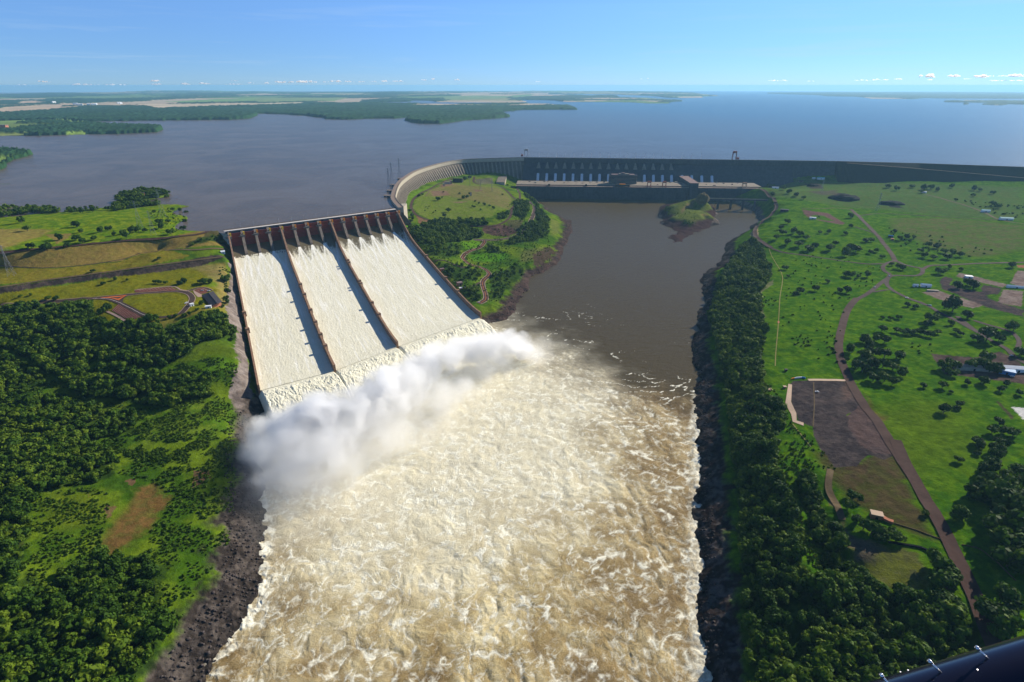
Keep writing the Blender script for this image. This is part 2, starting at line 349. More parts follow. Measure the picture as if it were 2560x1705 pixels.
# ================================================================= fast height raster, re-bind ground()
RX0, RY0, RST = -1500., 190., 5.0
_rx = np.arange(RX0, 2950, RST); _ry = np.arange(RY0, 2720, RST)
_gx, _gy = np.meshgrid(_rx, _ry); HR = height(_gx, _gy)
def hr(x, y):
    fx = np.clip((np.asarray(x)-RX0)/RST, 0, len(_rx)-1.001); fy = np.clip((np.asarray(y)-RY0)/RST, 0, len(_ry)-1.001)
    i = fx.astype(int); j = fy.astype(int); u = fx-i; v = fy-j
    return (HR[j,i]*(1-u)+HR[j,i+1]*u)*(1-v)+(HR[j+1,i]*(1-u)+HR[j+1,i+1]*u)*v
def ground(r, flat):
    p = px(r, flat); d = rays(p); z = np.linspace(14, -113, 400)
    k = (z[None]-CZ)/d[:,2:3]; x = d[:,:1]*k; y = d[:,1:2]*k; h = np.maximum(hr(x, y), RIVER)
    hit = np.argmax(h >= z[None], 1); out = []
    for i, q in enumerate(hit):
        q = max(q, 1); a = z[q-1]-h[i,q-1]; b = h[i,q]-z[q]; f = np.clip(a/max(a+b, 1e-6), 0, 1); zz = z[q-1]+(z[q]-z[q-1])*f
        kk = (zz-CZ)/d[i,2]; out.append((d[i,0]*kk, d[i,1]*kk, zz))
    return np.array(out)
def g1(r, x, y): return ground(r, [x, y])[0]
# ================================================================= the ground sheet
def fan(t0, t1, nc, y0, y1, nr):
    t = np.linspace(t0, t1, nc); y = np.exp(np.linspace(math.log(y0), math.log(y1), nr))
    return (t[None]*y[:,None]), np.repeat(y[:,None], nc, 1)
GX, GY = fan(-1.6, 1.45, 1250, 212, 2640, 900)
GH = height(GX, GY)
xs, ys, hs = GX.ravel(), GY.ravel(), GH.ravel()
n20 = fbm(xs, ys, 20, 4); n60 = fbm(xs, ys, 60, 4); n6 = fbm(xs, ys, 6, 3); n200 = fbm(xs, ys, 220, 3)
jx = xs+n20*7+n6*3; jy = ys+fbm(xs+500, ys, 20, 4)*7+n6*3
def lerp(a, b, t): return np.asarray(a)*(1-t[:,None])+np.asarray(b)*t[:,None]
col = lerp((.040,.092,.005), (.105,.160,.008), smooth(-.35, .4, n60+.4*n20))
def paint(P, c, a=1.0, c2=None, soft=0.0, jit=1.0, mask=None):
    """lay a ground cover over the area P (world points)"""
    X = xs+(jx-xs)*jit; Y = ys+(jy-ys)*jit
    m = inpoly(X, Y, P)
    if not m.any() and not soft: return
    w = m.astype(float)*a
    if soft:
        bb = (xs > P[:,0].min()-soft) & (xs < P[:,0].max()+soft) & (ys > P[:,1].min()-soft) & (ys < P[:,1].max()+soft)
        d = np.full(xs.shape, 1e9); d[bb] = segdist(X[bb], Y[bb], P, True); sd = np.where(m, d, -d)
        w = smooth(-soft, soft, sd)*a
    k = w > 0
    if mask is not None: w = w*mask
    cc = np.asarray(c)[None] if c2 is None else lerp(c, c2, smooth(-.3, .35, n20+.7*n6+.3*n60))[k]
    col[k] = col[k]*(1-w[k,None])+cc*w[k,None]
def area(r, flat): return ground(r, flat)
RB = np.vstack([SH_RIGHT, at('W', [1645,1690, 2800,1690], -90), [[2950,1900,-50],[2950,2700,0],[870,2500,0]]])
paint(RB, (.042,.118,.003), c2=(.075,.150,.004))
# right-bank tints
paint(area('E', [0,215, 600,240, 2150,290, 2156,560, 1500,520, 1000,470, 600,440, 0,400]), (.10,.125,.035), .8, (.06,.115,.03), soft=25)
paint(area('E', [1060,540, 1500,540, 2156,600, 2156,790, 1800,860, 1500,820, 1250,700, 1080,620]), (.13,.12,.045), .85, (.07,.12,.018), soft=18)
paint(area('O', [-100,560, 500,500, 900,560, 1000,1000, 600,1200, 300,1150]), (.085,.135,.006), .7, soft=30)
paint(area('G', [860,60, 1000,140, 1160,150, 1350,130, 1420,200, 1520,400, 1660,650, 1400,560, 1150,420, 980,260]), (.080,.056,.026), .95, (.062,.060,.016), soft=6)
paint(area('G', [1010,480, 1100,620, 1350,700, 1560,730, 1620,950, 1500,1010, 1200,920, 1100,800, 1040,640]), (.115,.125,.02), .95, (.085,.085,.028), soft=3)
paint(area('G', [1040,560, 1150,620, 1330,720, 1230,780, 1120,740, 1060,660]), (.10,.075,.06), .8, soft=5)
paint(area('G', [950,190, 1000,220, 985,330, 1060,540, 1010,520, 960,380]), (.10,.07,.045), .8, soft=2)
paint(area('G', [0+640,330, 760,420, 830,700, 830,950, 960,1060, 900,1150, 700,950, 650,620]), (.05,.12,.006), .8, soft=8)
for P in ([1170,205, 1480,280, 1760,350, 1700,385, 1500,340, 1130,250], [720,450, 850,405, 1050,470, 1480,600, 1330,640, 1000,560], [1700,410, 1950,430, 1935,625, 1640,570], [1880,180, 1990,190, 1990,410, 1790,330]):
    paint(area('N', P), (.26,.20,.17), 1, (.17,.12,.10), jit=.3)
paint(area('N', [1870,112, 1990,112, 1990,145, 1900,140]), (.32,.14,.09), 1, jit=.2)
paint(area('F', [960,1480, 1080,1475, 1150,1410, 1340,1430, 1400,1520, 1330,1568, 1000,1568]), (.085,.060,.030), .9, (.066,.062,.02), soft=4)
paint(area('N', [1000,250, 1090,275, 1050,350, 1200,400, 1430,440, 1450,350, 1690,400, 1640,470, 1480,480, 1550,530, 1960,660, 1960,745, 1500,625, 1200,500, 950,400, 920,300]), (.060,.048,.050), 1, (.085,.06,.055), jit=.4)
paint(area('N', [820,1190, 1340,1245, 1640,1170, 1770,1210, 1990,1390, 1990,1570, 1350,1485, 1000,1445, 900,1330]), (.075,.052,.047), 1, (.10,.07,.06), jit=.4)
paint(area('E', [340,470, 440,485, 560,500, 690,580, 680,595, 560,575, 420,545, 370,520]), (.15,.085,.075), 1, jit=.3)
paint(area('E', [415,515, 520,520, 610,565, 540,560, 440,545]), (.06,.14,.006), 1, jit=.2)
paint(area('E', [560,375, 640,333, 700,340, 790,385, 740,408, 640,400]), (.035,.03,.032), 1, (.06,.045,.045), jit=.6)
paint(area('E', [1000,400, 1060,395, 1180,460, 1060,450]), (.04,.035,.035), 1, jit=.6)
paint(area('E', [370,260, 500,262, 520,300, 420,300]), (.06,.045,.045), .9, jit=.8); paint(area('E', [380,320, 620,310, 640,350, 500,350]), (.09,.07,.06), .8, soft=12)
paint(area('F', [690,960, 1010,962, 1060,1030, 1110,1120, 1030,1170, 1030,1240, 1100,1350, 1180,1400, 1330,1415, 1250,1445, 1150,1410, 1080,1480, 950,1490, 860,1380, 820,1300, 812,1240, 725,1212, 690,1120, 668,1060, 672,985]), (.052,.042,.042), 1, (.072,.056,.052), jit=.25)
paint(area('F', [1090,1110, 1110,1120, 1200,1200, 1300,1330, 1340,1420, 1180,1400, 1100,1350, 1030,1240, 1030,1180]), (.105,.07,.062), 1, (.085,.06,.055), jit=.25)
paint(area('F', [1000,975, 1050,1030, 1060,1060, 1020,1075]), (.16,.10,.075), .6, soft=6)
paint(area('F', [385,450, 450,450, 470,540, 510,590, 470,590, 420,540]), (.13,.16,.05), .9, soft=3); paint(area('F', [470,400, 570,340, 570,370, 500,420, 500,520, 530,570, 510,585, 470,500]), (.16,.15,.085), .8, jit=.4)
paint(area('F', [430,60, 475,20, 480,70, 440,90]), (.36,.27,.14), 1, jit=.4)
paint(area('O', [1310,560, 1500,575, 1500,680, 1420,670, 1350,600]), (.72,.70,.66), 1, (.5,.48,.45), jit=.1)
paint(area('O', [1170,505, 1200,510, 1340,660, 1310,670]), (.07,.05,.035), .9, jit=.2); paint(area('O', [0,440, 80,580, 210,660, 200,680, 140,690, 60,600]), (.13,.06,.035), .6, soft=4)
# left bank
LBU = np.vstack([at('A', [-700,1380, 0,1370, 300,1335, 700,1295, 1000,1270, 1300,1245, 1550,1210, 1600,1000, 1300,850, 700,850, -700,950], 3)])
paint(LBU, (.085,.165,.006), c2=(.15,.20,.008)); paint(area('A', [0,1185, 400,1190, 130,1300, 0,1345, -300,1370, -300,1190]), (.25,.19,.05), .95, (.20,.17,.04), soft=8)
paint(area('A', [340,1225, 540,1215, 520,1250, 440,1300]), (.21,.14,.05), .8, jit=.6); paint(area('A', [1340,1030, 1430,1010, 1420,1090, 1350,1080]), (.09,.07,.035), .7, jit=1)
paint(area('A', [-700,1420, 0,1375, 300,1340, 700,1300, 1300,1250, 1640,1200, 1700,1240, 1720,1340, 1500,1320, 1240,1345, 1060,1375, 900,1425, 400,1480, 0,1470, -700,1530]), (.22,.155,.040), 1, (.17,.135,.03), jit=.5)
paint(area('A', [-700,1540, 0,1475, 400,1485, 900,1430, 1060,1380, 1250,1345, 1430,1390, 1250,1430, 1000,1480, 600,1540, 0,1600, -700,1700]), (.20,.165,.018), 1, (.15,.14,.012), jit=.5)
paint(area('A', [1420,1290, 1500,1250, 1690,1230, 1720,1320, 1390,1335]), (.045,.045,.02), .85, jit=1.2)
paint(area('H', [-700,330, 0,285, 300,241, 900,152, 1500,77, 1700,50, 1720,160, 1690,400, 1450,440, 1300,470, 1180,530, 1000,510, 720,470, 700,330, 300,360, 0,380, -700,470]), (.17,.165,.006), 1, (.135,.145,.008), jit=.3)
paint(area('H', [1450,75, 1700,55, 1720,180, 1690,400, 1640,380, 1640,240, 1600,170]), (.27,.20,.075), .75, (.2,.17,.06), soft=8)
paint(area('H', [1540,190, 1640,200, 1640,235, 1570,230]), (.09,.15,.008), .8, soft=4); paint(area('H', [1200,470, 1450,420, 1690,395, 1690,425, 1400,470, 1150,545]), (.19,.16,.03), .8, soft=3)
# rock wall between the two terraces, bare slopes beside the chute, river cliffs
paint(area('H', [-700,310, 0,240, 300,194, 700,140, 1000,100, 1300,60, 1700,10, 1740,48, 1500,77, 900,152, 500,207, 0,287, -700,360]), (.040,.032,.028), 1, (.075,.055,.045), jit=.35)
rockc = lerp((.085,.068,.058), (.17,.14,.12), smooth(-.3, .3, n20+n6))
SLOPE = np.vstack([area('H', [1735,60, 1745,130, 1720,220, 1705,330, 1690,470, 1715,530, 1790,560, 1770,650, 1775,760, 1815,800, 1750,900, 1745,960, 1730,1040, 1760,1180, 1800,1250]), CH_E[:1]-[2,14,0], CH_S[:1]+(CH_E[:1]-CH_S[:1])*.1])
paint(SLOPE, (.15,.12,.105), 1, (.21,.175,.155), jit=.6)
pen = (xs > -90) & (ys > 930) & (xs < 300); z_r = hs+n20*3+n6*2+np.where(pen, 4.5, 0)
k = smooth(-97, -101.5, z_r); leftb = xs < -20; isl = inpoly(xs, ys, SH_ISL*[1,1,1]+[0,0,0])
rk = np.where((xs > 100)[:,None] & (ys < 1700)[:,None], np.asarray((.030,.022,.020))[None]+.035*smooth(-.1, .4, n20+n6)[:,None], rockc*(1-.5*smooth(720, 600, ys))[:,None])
wet = smooth(-108, -111.5, hs+n6*.8)
rk = rk*(1-.45*wet[:,None])
pen = (xs > -90) & (ys > 930) & (xs < 300); rk = np.where(pen[:,None], np.asarray((.060,.040,.034))[None]*(1+.5*n20[:,None]+.4*n6[:,None]), rk)
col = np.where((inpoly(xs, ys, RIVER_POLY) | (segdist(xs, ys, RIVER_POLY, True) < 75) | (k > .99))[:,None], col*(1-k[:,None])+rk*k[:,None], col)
paint(area('L', [850,350, 990,330, 1060,430, 960,560, 860,650, 700,770, 570,820, 640,700, 720,560, 820,450]), (.16,.085,.03), .9, (.10,.075,.02), soft=6)
for P in ([790,300, 850,290, 850,325, 800,325], [660,450, 720,470, 700,530, 665,540], [540,380, 560,400, 550,420], [1200,240, 1320,240, 1320,290, 1210,350], [130,690, 165,690, 120,780]): paint(area('L', P), (.15,.075,.05), .8, jit=.6)
paint(area('L', [300,380, 620,370, 650,560, 400,620, 250,560]), (.10,.13,.008), .6, soft=12); paint(area('H', [1040,1150, 1300,1130, 1700,1080, 1780,1200, 1750,1350, 1000,1450, 960,1300]), (.07,.14,.008), .9, (.10,.15,.012), soft=10)
paint(area('H', [280,850, 560,1000, 900,1110, 1000,1150, 700,1120, 450,1060, 270,930]), (.11,.14,.01), .8, soft=6); paint(area('H', [900,830, 1400,805, 1780,780, 1790,850, 1500,900, 1250,890, 1150,840]), (.075,.155,.006), .9, (.055,.12,.008), soft=6)
paint(area('H', [1250,640, 1750,650, 1770,760, 1500,720]), (.08,.12,.01), .6, soft=8)
# peninsula
paint(area('C', [350,620, 420,500, 640,400, 960,310, 1190,410, 1330,520, 1320,640, 1180,650, 1130,720, 900,735, 540,745, 420,690]), (.14,.175,.03), 1, (.11,.16,.015), jit=.6)
paint(area('C', [520,445, 760,385, 900,410, 1200,430, 1330,540, 1300,640, 1150,600, 950,560, 700,510, 520,510]), (.20,.155,.065), .75, (.14,.13,.04), soft=14)
for P in ([530,455, 700,460, 720,500, 560,510], [730,565, 900,560, 850,580, 760,575], [620,400, 740,380, 760,400, 640,430], [950,440, 1060,455, 980,470]): paint(area('C', P), (.20,.11,.085), .75, soft=5)
paint(area('C', [300,520, 480,425, 720,345, 740,360, 520,440, 400,510, 330,600, 310,600]), (.10,.19,.012), .9, soft=3)
paint(area('C', [390,690, 470,740, 540,750, 430,790]), (.20,.095,.07), .85, jit=.6); paint(area('C', [960,345, 1050,340, 1140,330, 1150,390, 1000,390]), (.11,.095,.075), .8, jit=.6)
paint(area('C', [1060,810, 1270,790, 1400,850, 1300,905, 1150,900, 1050,860]), (.055,.032,.026), 1, (.10,.06,.045), jit=.9); paint(area('C', [1280,760, 1440,740, 1430,840, 1330,860]), (.07,.045,.035), .7, jit=1)
paint(area('C', [830,960, 950,945, 1030,960, 990,1020, 880,1040]), (.09,.21,.005), .9, soft=4); paint(area('C', [900,1090, 1120,1060, 1290,1080, 1250,1150, 950,1150]), (.065,.19,.004), .8, soft=8)
paint(area('C', [270,800, 420,790, 470,830, 340,860]), (.07,.17,.008), .9, soft=5)
paint(area('C', [1700,720, 1800,770, 1800,880, 1720,900]), (.13,.14,.035), .7, soft=8); paint(area('C', [1420,1060, 1660,1010, 1700,1080, 1560,1140, 1420,1160]), (.12,.11,.04), .6, soft=8)
paint(area('C', [1540,1090, 1700,1000, 1760,1050, 1720,1120, 1560,1230]), (.06,.035,.028), .9, jit=1.2)
# island
kI = inpoly(xs, ys, SH_ISL)
topI = smooth(-101, -95, hs+n20*3)
col = np.where(kI[:,None], lerp((.055,.032,.030), (.10,.125,.022), topI), col)
paint(area('U', [690,770, 760,790, 800,850, 760,900, 640,880, 650,840]), (.22,.17,.085), .9, jit=.4); paint(area('U', [780,1020, 850,1060, 760,1080, 680,1040]), (.20,.16,.06), .7, soft=4)
paint(area('U', [600,800, 640,800, 470,950, 400,1030, 390,980, 480,880]), (.17,.115,.06), .8, soft=3)
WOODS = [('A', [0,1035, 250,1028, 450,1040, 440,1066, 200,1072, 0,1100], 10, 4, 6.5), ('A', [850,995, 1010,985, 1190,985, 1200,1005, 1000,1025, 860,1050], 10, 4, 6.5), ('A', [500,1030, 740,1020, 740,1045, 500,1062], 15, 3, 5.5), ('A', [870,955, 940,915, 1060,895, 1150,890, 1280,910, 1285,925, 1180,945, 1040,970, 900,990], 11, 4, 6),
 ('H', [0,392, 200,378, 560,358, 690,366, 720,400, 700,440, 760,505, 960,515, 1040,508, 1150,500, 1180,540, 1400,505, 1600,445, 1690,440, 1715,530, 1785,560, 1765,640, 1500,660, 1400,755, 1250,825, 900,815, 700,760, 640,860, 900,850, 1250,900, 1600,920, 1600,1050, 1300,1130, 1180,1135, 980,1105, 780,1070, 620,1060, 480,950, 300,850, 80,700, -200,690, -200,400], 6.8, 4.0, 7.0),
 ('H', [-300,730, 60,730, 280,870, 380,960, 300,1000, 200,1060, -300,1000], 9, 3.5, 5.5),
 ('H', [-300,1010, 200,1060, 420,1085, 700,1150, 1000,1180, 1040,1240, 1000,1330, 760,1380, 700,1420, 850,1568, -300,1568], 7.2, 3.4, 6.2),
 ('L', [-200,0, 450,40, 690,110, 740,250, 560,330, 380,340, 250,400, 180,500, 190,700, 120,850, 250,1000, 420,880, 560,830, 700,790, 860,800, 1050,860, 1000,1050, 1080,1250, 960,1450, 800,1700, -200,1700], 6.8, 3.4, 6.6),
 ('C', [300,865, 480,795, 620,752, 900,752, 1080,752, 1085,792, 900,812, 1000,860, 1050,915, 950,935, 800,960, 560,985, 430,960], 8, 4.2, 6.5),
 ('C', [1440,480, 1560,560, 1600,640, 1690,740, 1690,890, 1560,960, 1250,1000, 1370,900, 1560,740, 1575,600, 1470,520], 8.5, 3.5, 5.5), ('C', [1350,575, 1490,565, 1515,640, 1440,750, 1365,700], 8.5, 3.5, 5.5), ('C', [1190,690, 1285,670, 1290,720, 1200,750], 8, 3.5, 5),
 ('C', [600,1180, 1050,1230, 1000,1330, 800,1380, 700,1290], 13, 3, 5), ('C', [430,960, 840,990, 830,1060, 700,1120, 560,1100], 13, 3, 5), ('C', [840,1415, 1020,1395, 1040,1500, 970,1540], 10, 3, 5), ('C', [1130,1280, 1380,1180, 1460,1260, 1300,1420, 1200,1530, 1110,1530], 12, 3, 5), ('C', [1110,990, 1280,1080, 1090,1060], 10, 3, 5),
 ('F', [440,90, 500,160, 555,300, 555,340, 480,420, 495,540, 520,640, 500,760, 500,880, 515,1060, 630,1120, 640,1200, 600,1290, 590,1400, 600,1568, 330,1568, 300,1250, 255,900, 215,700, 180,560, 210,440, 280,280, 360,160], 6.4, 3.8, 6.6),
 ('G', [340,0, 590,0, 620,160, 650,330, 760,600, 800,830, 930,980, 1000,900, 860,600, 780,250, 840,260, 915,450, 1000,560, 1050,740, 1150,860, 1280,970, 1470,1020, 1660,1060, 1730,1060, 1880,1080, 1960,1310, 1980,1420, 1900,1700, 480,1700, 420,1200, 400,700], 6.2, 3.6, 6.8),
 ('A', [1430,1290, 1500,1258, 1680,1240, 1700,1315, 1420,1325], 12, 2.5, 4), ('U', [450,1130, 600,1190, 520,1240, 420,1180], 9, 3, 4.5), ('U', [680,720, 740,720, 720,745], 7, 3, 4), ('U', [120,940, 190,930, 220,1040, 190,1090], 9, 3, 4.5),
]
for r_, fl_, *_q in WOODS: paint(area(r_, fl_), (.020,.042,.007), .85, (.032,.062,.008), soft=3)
# fine speckle everywhere
col *= (1+.22*n6+.16*n20)[:,None]; col = np.clip(col, .004, .95)
RES_POLY = np.vstack([[[-90000,1500]], at('A', [-700,1400, 0,1370, 700,1295, 1300,1245, 1640,1195], 4)[:,:2], CH_S[[0,3],:2], CURVE[:,:2], MAIN[1:,:2], WINGR[1:,:2], EMB[1:,:2], [[90000,1500],[90000,90000],[-90000,90000]]])
up = inpoly(xs, ys, RES_POLY)
drop = (hs < -121) | (up & ((hs < -7) | (ys > 1750) | (xs > -250)))
fq = grid_faces(*GX.shape); fq = fq[~drop[fq].all(1)]
V, fq, cc = compact(np.stack([xs, ys, hs], 1), fq, col)
m, nt, out = newmat('ground'); p = wpos(nt)
at_ = nd(nt, 'ShaderNodeAttribute', attribute_name='cover').outputs['Color']
nA = noise(nt, p, .9, 5, .65); nB = noise(nt, p, .11, 5, .6)
c = mixc(nt, 1.0, at_, ramp(nt, mathn(nt, 'MULTIPLY_ADD', nA, .55, mathn(nt, 'MULTIPLY', nB, .45)), [(.3, (.55,.55,.55)), (.5, (.95,.95,.95)), (.72, (1.5,1.45,1.35))]), 'MULTIPLY')
sl = nd(nt, 'ShaderNodeSeparateXYZ', ins={0: nd(nt, 'ShaderNodeNewGeometry').outputs['Normal']}).outputs[2]
pbr(nt, out, c, .92, mathn(nt, 'MULTIPLY_ADD', nA, .5, mathn(nt, 'MULTIPLY', nB, 2.0)), .9, 0.0)
M_ground = m
g_ob = link('ground', mesh_np('ground', V, fq, True, {'cover': cc}), M_ground); tag(g_ob, kind='structure')
# ================================================================= reservoir
def water_mat(name, body, rough, scale, bumpd, foam=None):
    m, nt, out = newmat(name); p = wpos(nt)
    mp = nd(nt, 'ShaderNodeMapping', ins={0:p, 3:(1, .55, 1)})
    n1 = noise(nt, mp.outputs[0], scale, 4, .6, .6); n2 = noise(nt, p, .004, 5, .6, 1.0)
    c = ramp(nt, n2, [(.38, tuple(k*.85 for k in body)), (.62, tuple(k*1.2 for k in body))])
    sx = nd(nt, 'ShaderNodeSeparateXYZ', ins={0:p}); q = mathn(nt, 'ADD', mathn(nt, 'MULTIPLY', sx.outputs[0], 1/5500), mathn(nt, 'MULTIPLY', sx.outputs[1], 1/16000)); q = mathn(nt, 'ADD', q, mathn(nt, 'MULTIPLY', mathn(nt, 'SUBTRACT', n2, .5), .5))
    c = mixc(nt, ramp(nt, q, [(.0, 0.0), (.85, 1.0)]), c, (.030,.082,.135))   # body colour blends to blue rightwards and with distance
    b = pbr(nt, out, c, rough, n1, bumpd, .07); b.inputs['IOR'].default_value = 1.33
    return m
M_res = water_mat('reservoir_water', (.112,.088,.068), .26, .09, 1.2)
near = RES_POLY.copy(); near[:,0] = np.clip(near[:,0], -9000, 9000); near[:,1] = np.minimum(near[:,1], 3000)
me = bpy.data.meshes.new('reservoir'); bm = bmesh.new()
from mathutils.geometry import tessellate_polygon
dd = [near[0]]
for q_ in near[1:]:
    if np.hypot(*(q_-dd[-1])) > 1.5: dd.append(q_)
vv = [bm.verts.new((x, y, 0)) for x, y in dd]
for tri in tessellate_polygon([[Vector((x, y, 0)) for x, y in dd]]):
    f = bm.faces.new([vv[i] for i in tri]); f.normal_update()
    if f.normal.z < 0: f.normal_flip()
fx, fy = fan(-3, 3, 61, 3000, 70000, 120); iv = [[bm.verts.new((fx[i,j], fy[i,j], -curve(fx[i,j], fy[i,j]))) for j in range(61)] for i in range(120)]
for i in range(119):
    for j in range(60): bm.faces.new((iv[i][j], iv[i][j+1], iv[i+1][j+1], iv[i+1][j]))
bm.to_mesh(me); bm.free(); tag(link('reservoir', me, M_res), kind='structure')
# ================================================================= river
WX, WY = fan(-.95, .8, 1050, 205, 2330, 1150)
wx, wy = WX.ravel(), WY.ravel()
FOAM = np.vstack([CH_E[:1]+[-25,-5,0], CH_E[3:]+[10,0,0], at('W', [1165,760, 1245,815, 1320,850, 1392,885, 1412,915, 1500,912, 1580,935, 1640,950, 1700,1700, 380,1700], RIVER)])
WHITE = np.vstack([CH_E[:1]+[-5,-5,0], CH_E[3:]+[10,0,0], at('W', [1165,765, 1250,825, 1330,870, 1390,960, 1380,1100, 1200,1210, 980,1270, 760,1330, 660,1240, 600,1060], RIVER)])
def sdist(P, x, y): return np.where(inpoly(x, y, P), 1, -1)*segdist(x, y, P, True)
sF = sdist(FOAM, wx, wy); sW = sdist(WHITE, wx, wy)
lx = wx+10*fbm(wx, wy, 64, 3)+3*fbm(wx+900, wy, 13, 3); ly = wy+10*fbm(wx, wy+700, 64, 3)+3*fbm(wx, wy-300, 13, 3)
big = fbm(wx, wy, 120, 3); mid = fbm(wx, wy, 38, 4)
turb = smooth(-60, 52, sF+big*40+mid*26+8*fbm(wx, wy, 9, 3)); white = smooth(-120, 80, sW+big*50+mid*40+12*fbm(wx, wy, 12, 3))*smooth(20, 150, segdist(wx, wy, SH_RIGHT[7:])+30*mid)
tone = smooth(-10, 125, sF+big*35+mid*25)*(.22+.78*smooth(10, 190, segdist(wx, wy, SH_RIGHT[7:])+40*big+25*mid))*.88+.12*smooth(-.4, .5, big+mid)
def ridge(x, y, s): return 1-np.minimum(1, np.abs(perlin(x/s, y/s))*2.6)
def bil(x, y, s): return np.abs(perlin(x/s, y/s))
m1 = smooth(-.25, .35, fbm(lx, ly, 48, 3)); m2 = smooth(-.3, .4, fbm(wx+333, wy, 24, 3)); m3 = smooth(-.2, .3, fbm(wx-77, wy, 9, 3))
bA = bil(lx, ly*.8, 25); bB = bil(lx+50, ly*.85-8, 11.5); bC = bil(lx-9, ly+70, 5.2); bD = bil(lx+31, ly-12, 2.4)
b1 = perlin(lx/46+3, ly/38); b2 = perlin(lx/15-5, ly/15+9)
cr = lambda q, n: np.clip(1-2.4*q, 0, 1)**n
pat = 1.5*(.65*cr(bA, 7)*(.3+.7*m2)*(.35+.65*m3)+.75*cr(bB, 5)*(.4+.6*m1)*(.35+.65*m3)+.6*cr(bC, 4)*(.25+.75*m3)*(.4+.6*m2)+.25*cr(bD, 3)*(.4+.6*m1)*m3)
hgt = turb*(1-.4*white)*(1.6*b1+2.7*bA+1.7*bB+.8*bC+.3*bD+.5*b2-1.9)+(1-turb)*(.26*fbm(wx*.6, wy*1.2, 9, 3)+.5*fbm(lx*.45, ly*1.3, 7, 3)*smooth(-700, -60, sF))+.55*turb*(1-turb)*4*fbm(wx, wy, 6, 3)
hgt *= np.clip(.75+.6*mid+.35*big+.2*white, .45, 1.35)
# thin eddy streaks in the calm reach
ex = wx+40*fbm(wx, wy, 160, 2); ey = wy+40*fbm(wx-600, wy, 160, 2)
calm = 1.25*ridge(ex*.4+3*fbm(wx, wy, 12, 3), ey*1.0+5*fbm(wx+80, wy, 12, 3), 20)**14*smooth(-.3, .1, fbm(wx, wy, 5, 3))*1.3*smooth(-.08, .35, fbm(wx, wy, 90, 3)+.25*fbm(wx, wy, 8, 3))*smooth(-340, -20, sF)*(1+1.2*smooth(-120, -10, sF))
edge = smooth(16, 2, segdist(wx, wy, SH_RIGHT[7:]))*(.5+.5*fbm(wx, wy, 9, 3))*smooth(-120, 20, sF)
edgeL = smooth(14, 2, segdist(wx, wy, SH_LEFT))*.8*smooth(-.3, .3, fbm(wx, wy, 9, 3))
foam = np.clip(turb*pat*(.75+.4*white)+calm*.9*(1-turb)+edge+edgeL*turb, 0, 1.6)
hgt += 1.0*np.clip(edge+edgeL*turb, 0, 1)*(.3+2*bC)
keepv = hr(wx, wy) < RIVER+5
fq = grid_faces(*WX.shape); fq = fq[keepv[fq].any(1)]
V, fq, a1, a2, a3, a4, a5 = compact(np.stack([wx, wy, RIVER+hgt], 1), fq, foam, white, turb, 1.1*(bA+.7*bB+.35*bC)-.55+.3*b1+.45*mid, tone)
m, nt, out = newmat('river_water'); p = wpos(nt)
AT = lambda n: nd(nt, 'ShaderNodeAttribute', attribute_name=n).outputs['Fac']
fo, wh, tu, bb = AT('foam'), AT('white'), AT('turb'), AT('bulk')
wrp = nd(nt, 'ShaderNodeTexNoise', ins={'Vector':p, 'Scale':.16, 'Detail':3.0}).outputs['Color']
pw = nd(nt, 'ShaderNodeVectorMath', operation='MULTIPLY_ADD', ins={0:wrp, 1:(7,7,7), 2:p}).outputs[0]
f1 = noise(nt, pw, .42, 5, .62, 1.2); f2 = noise(nt, pw, 1.3, 4, .6, .8)
fil = ramp(nt, mathn(nt, 'ABSOLUTE', mathn(nt, 'SUBTRACT', f1, .5)), [(0.0, 1.0), (.028, .35), (.075, 0.0)])
fil2 = ramp(nt, mathn(nt, 'ABSOLUTE', mathn(nt, 'SUBTRACT', f2, .5)), [(0.0, .7), (.05, 0.0)])
bt = mathn(nt, 'MULTIPLY_ADD', f1, .55, mathn(nt, 'MULTIPLY_ADD', bb, .5, .24)); tn = AT('tone')
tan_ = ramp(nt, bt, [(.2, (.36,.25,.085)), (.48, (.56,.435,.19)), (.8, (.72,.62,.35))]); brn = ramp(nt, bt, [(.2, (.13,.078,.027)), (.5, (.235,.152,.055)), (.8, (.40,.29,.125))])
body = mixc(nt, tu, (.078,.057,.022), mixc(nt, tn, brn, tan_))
body = mixc(nt, mathn(nt, 'MULTIPLY', wh, .70, clamp=True), body, (.80,.755,.57))
fsum = mathn(nt, 'ADD', fo, mathn(nt, 'MULTIPLY', mathn(nt, 'MULTIPLY_ADD', fil, .32, mathn(nt, 'MULTIPLY', fil2, .10)), mathn(nt, 'MULTIPLY_ADD', bb, .6, tu)))
fm = ramp(nt, mathn(nt, 'MULTIPLY_ADD', f2, .25, mathn(nt, 'MULTIPLY_ADD', fsum, .9, -.12)), [(.18, 0.0), (.48, .40), (.95, .97)])
colr = mixc(nt, fm, body, (.88,.845,.68))
rp = noise(nt, nd(nt, 'ShaderNodeMapping', ins={0:p, 3:(1,.5,1)}).outputs[0], .25, 4, .6, .7)
b = pbr(nt, out, colr, .2, mathn(nt, 'MULTIPLY_ADD', fsum, .5, mathn(nt, 'MULTIPLY', mathn(nt, 'ADD', mathn(nt, 'MULTIPLY', f1, 1.2), rp), .4)), .8, .35)
nt.links.new(mathn(nt, 'MULTIPLY_ADD', tu, .5, .26), b.inputs['Roughness'])
nt.links.new(mathn(nt, 'MULTIPLY_ADD', tu, .06, .05), b.inputs['Specular IOR Level'])
M_river = m
tag(link('river', mesh_np('river', V, fq, True, {'foam': a1, 'white': a2, 'turb': a3, 'bulk': a4, 'tone': a5}), M_river), kind='structure')
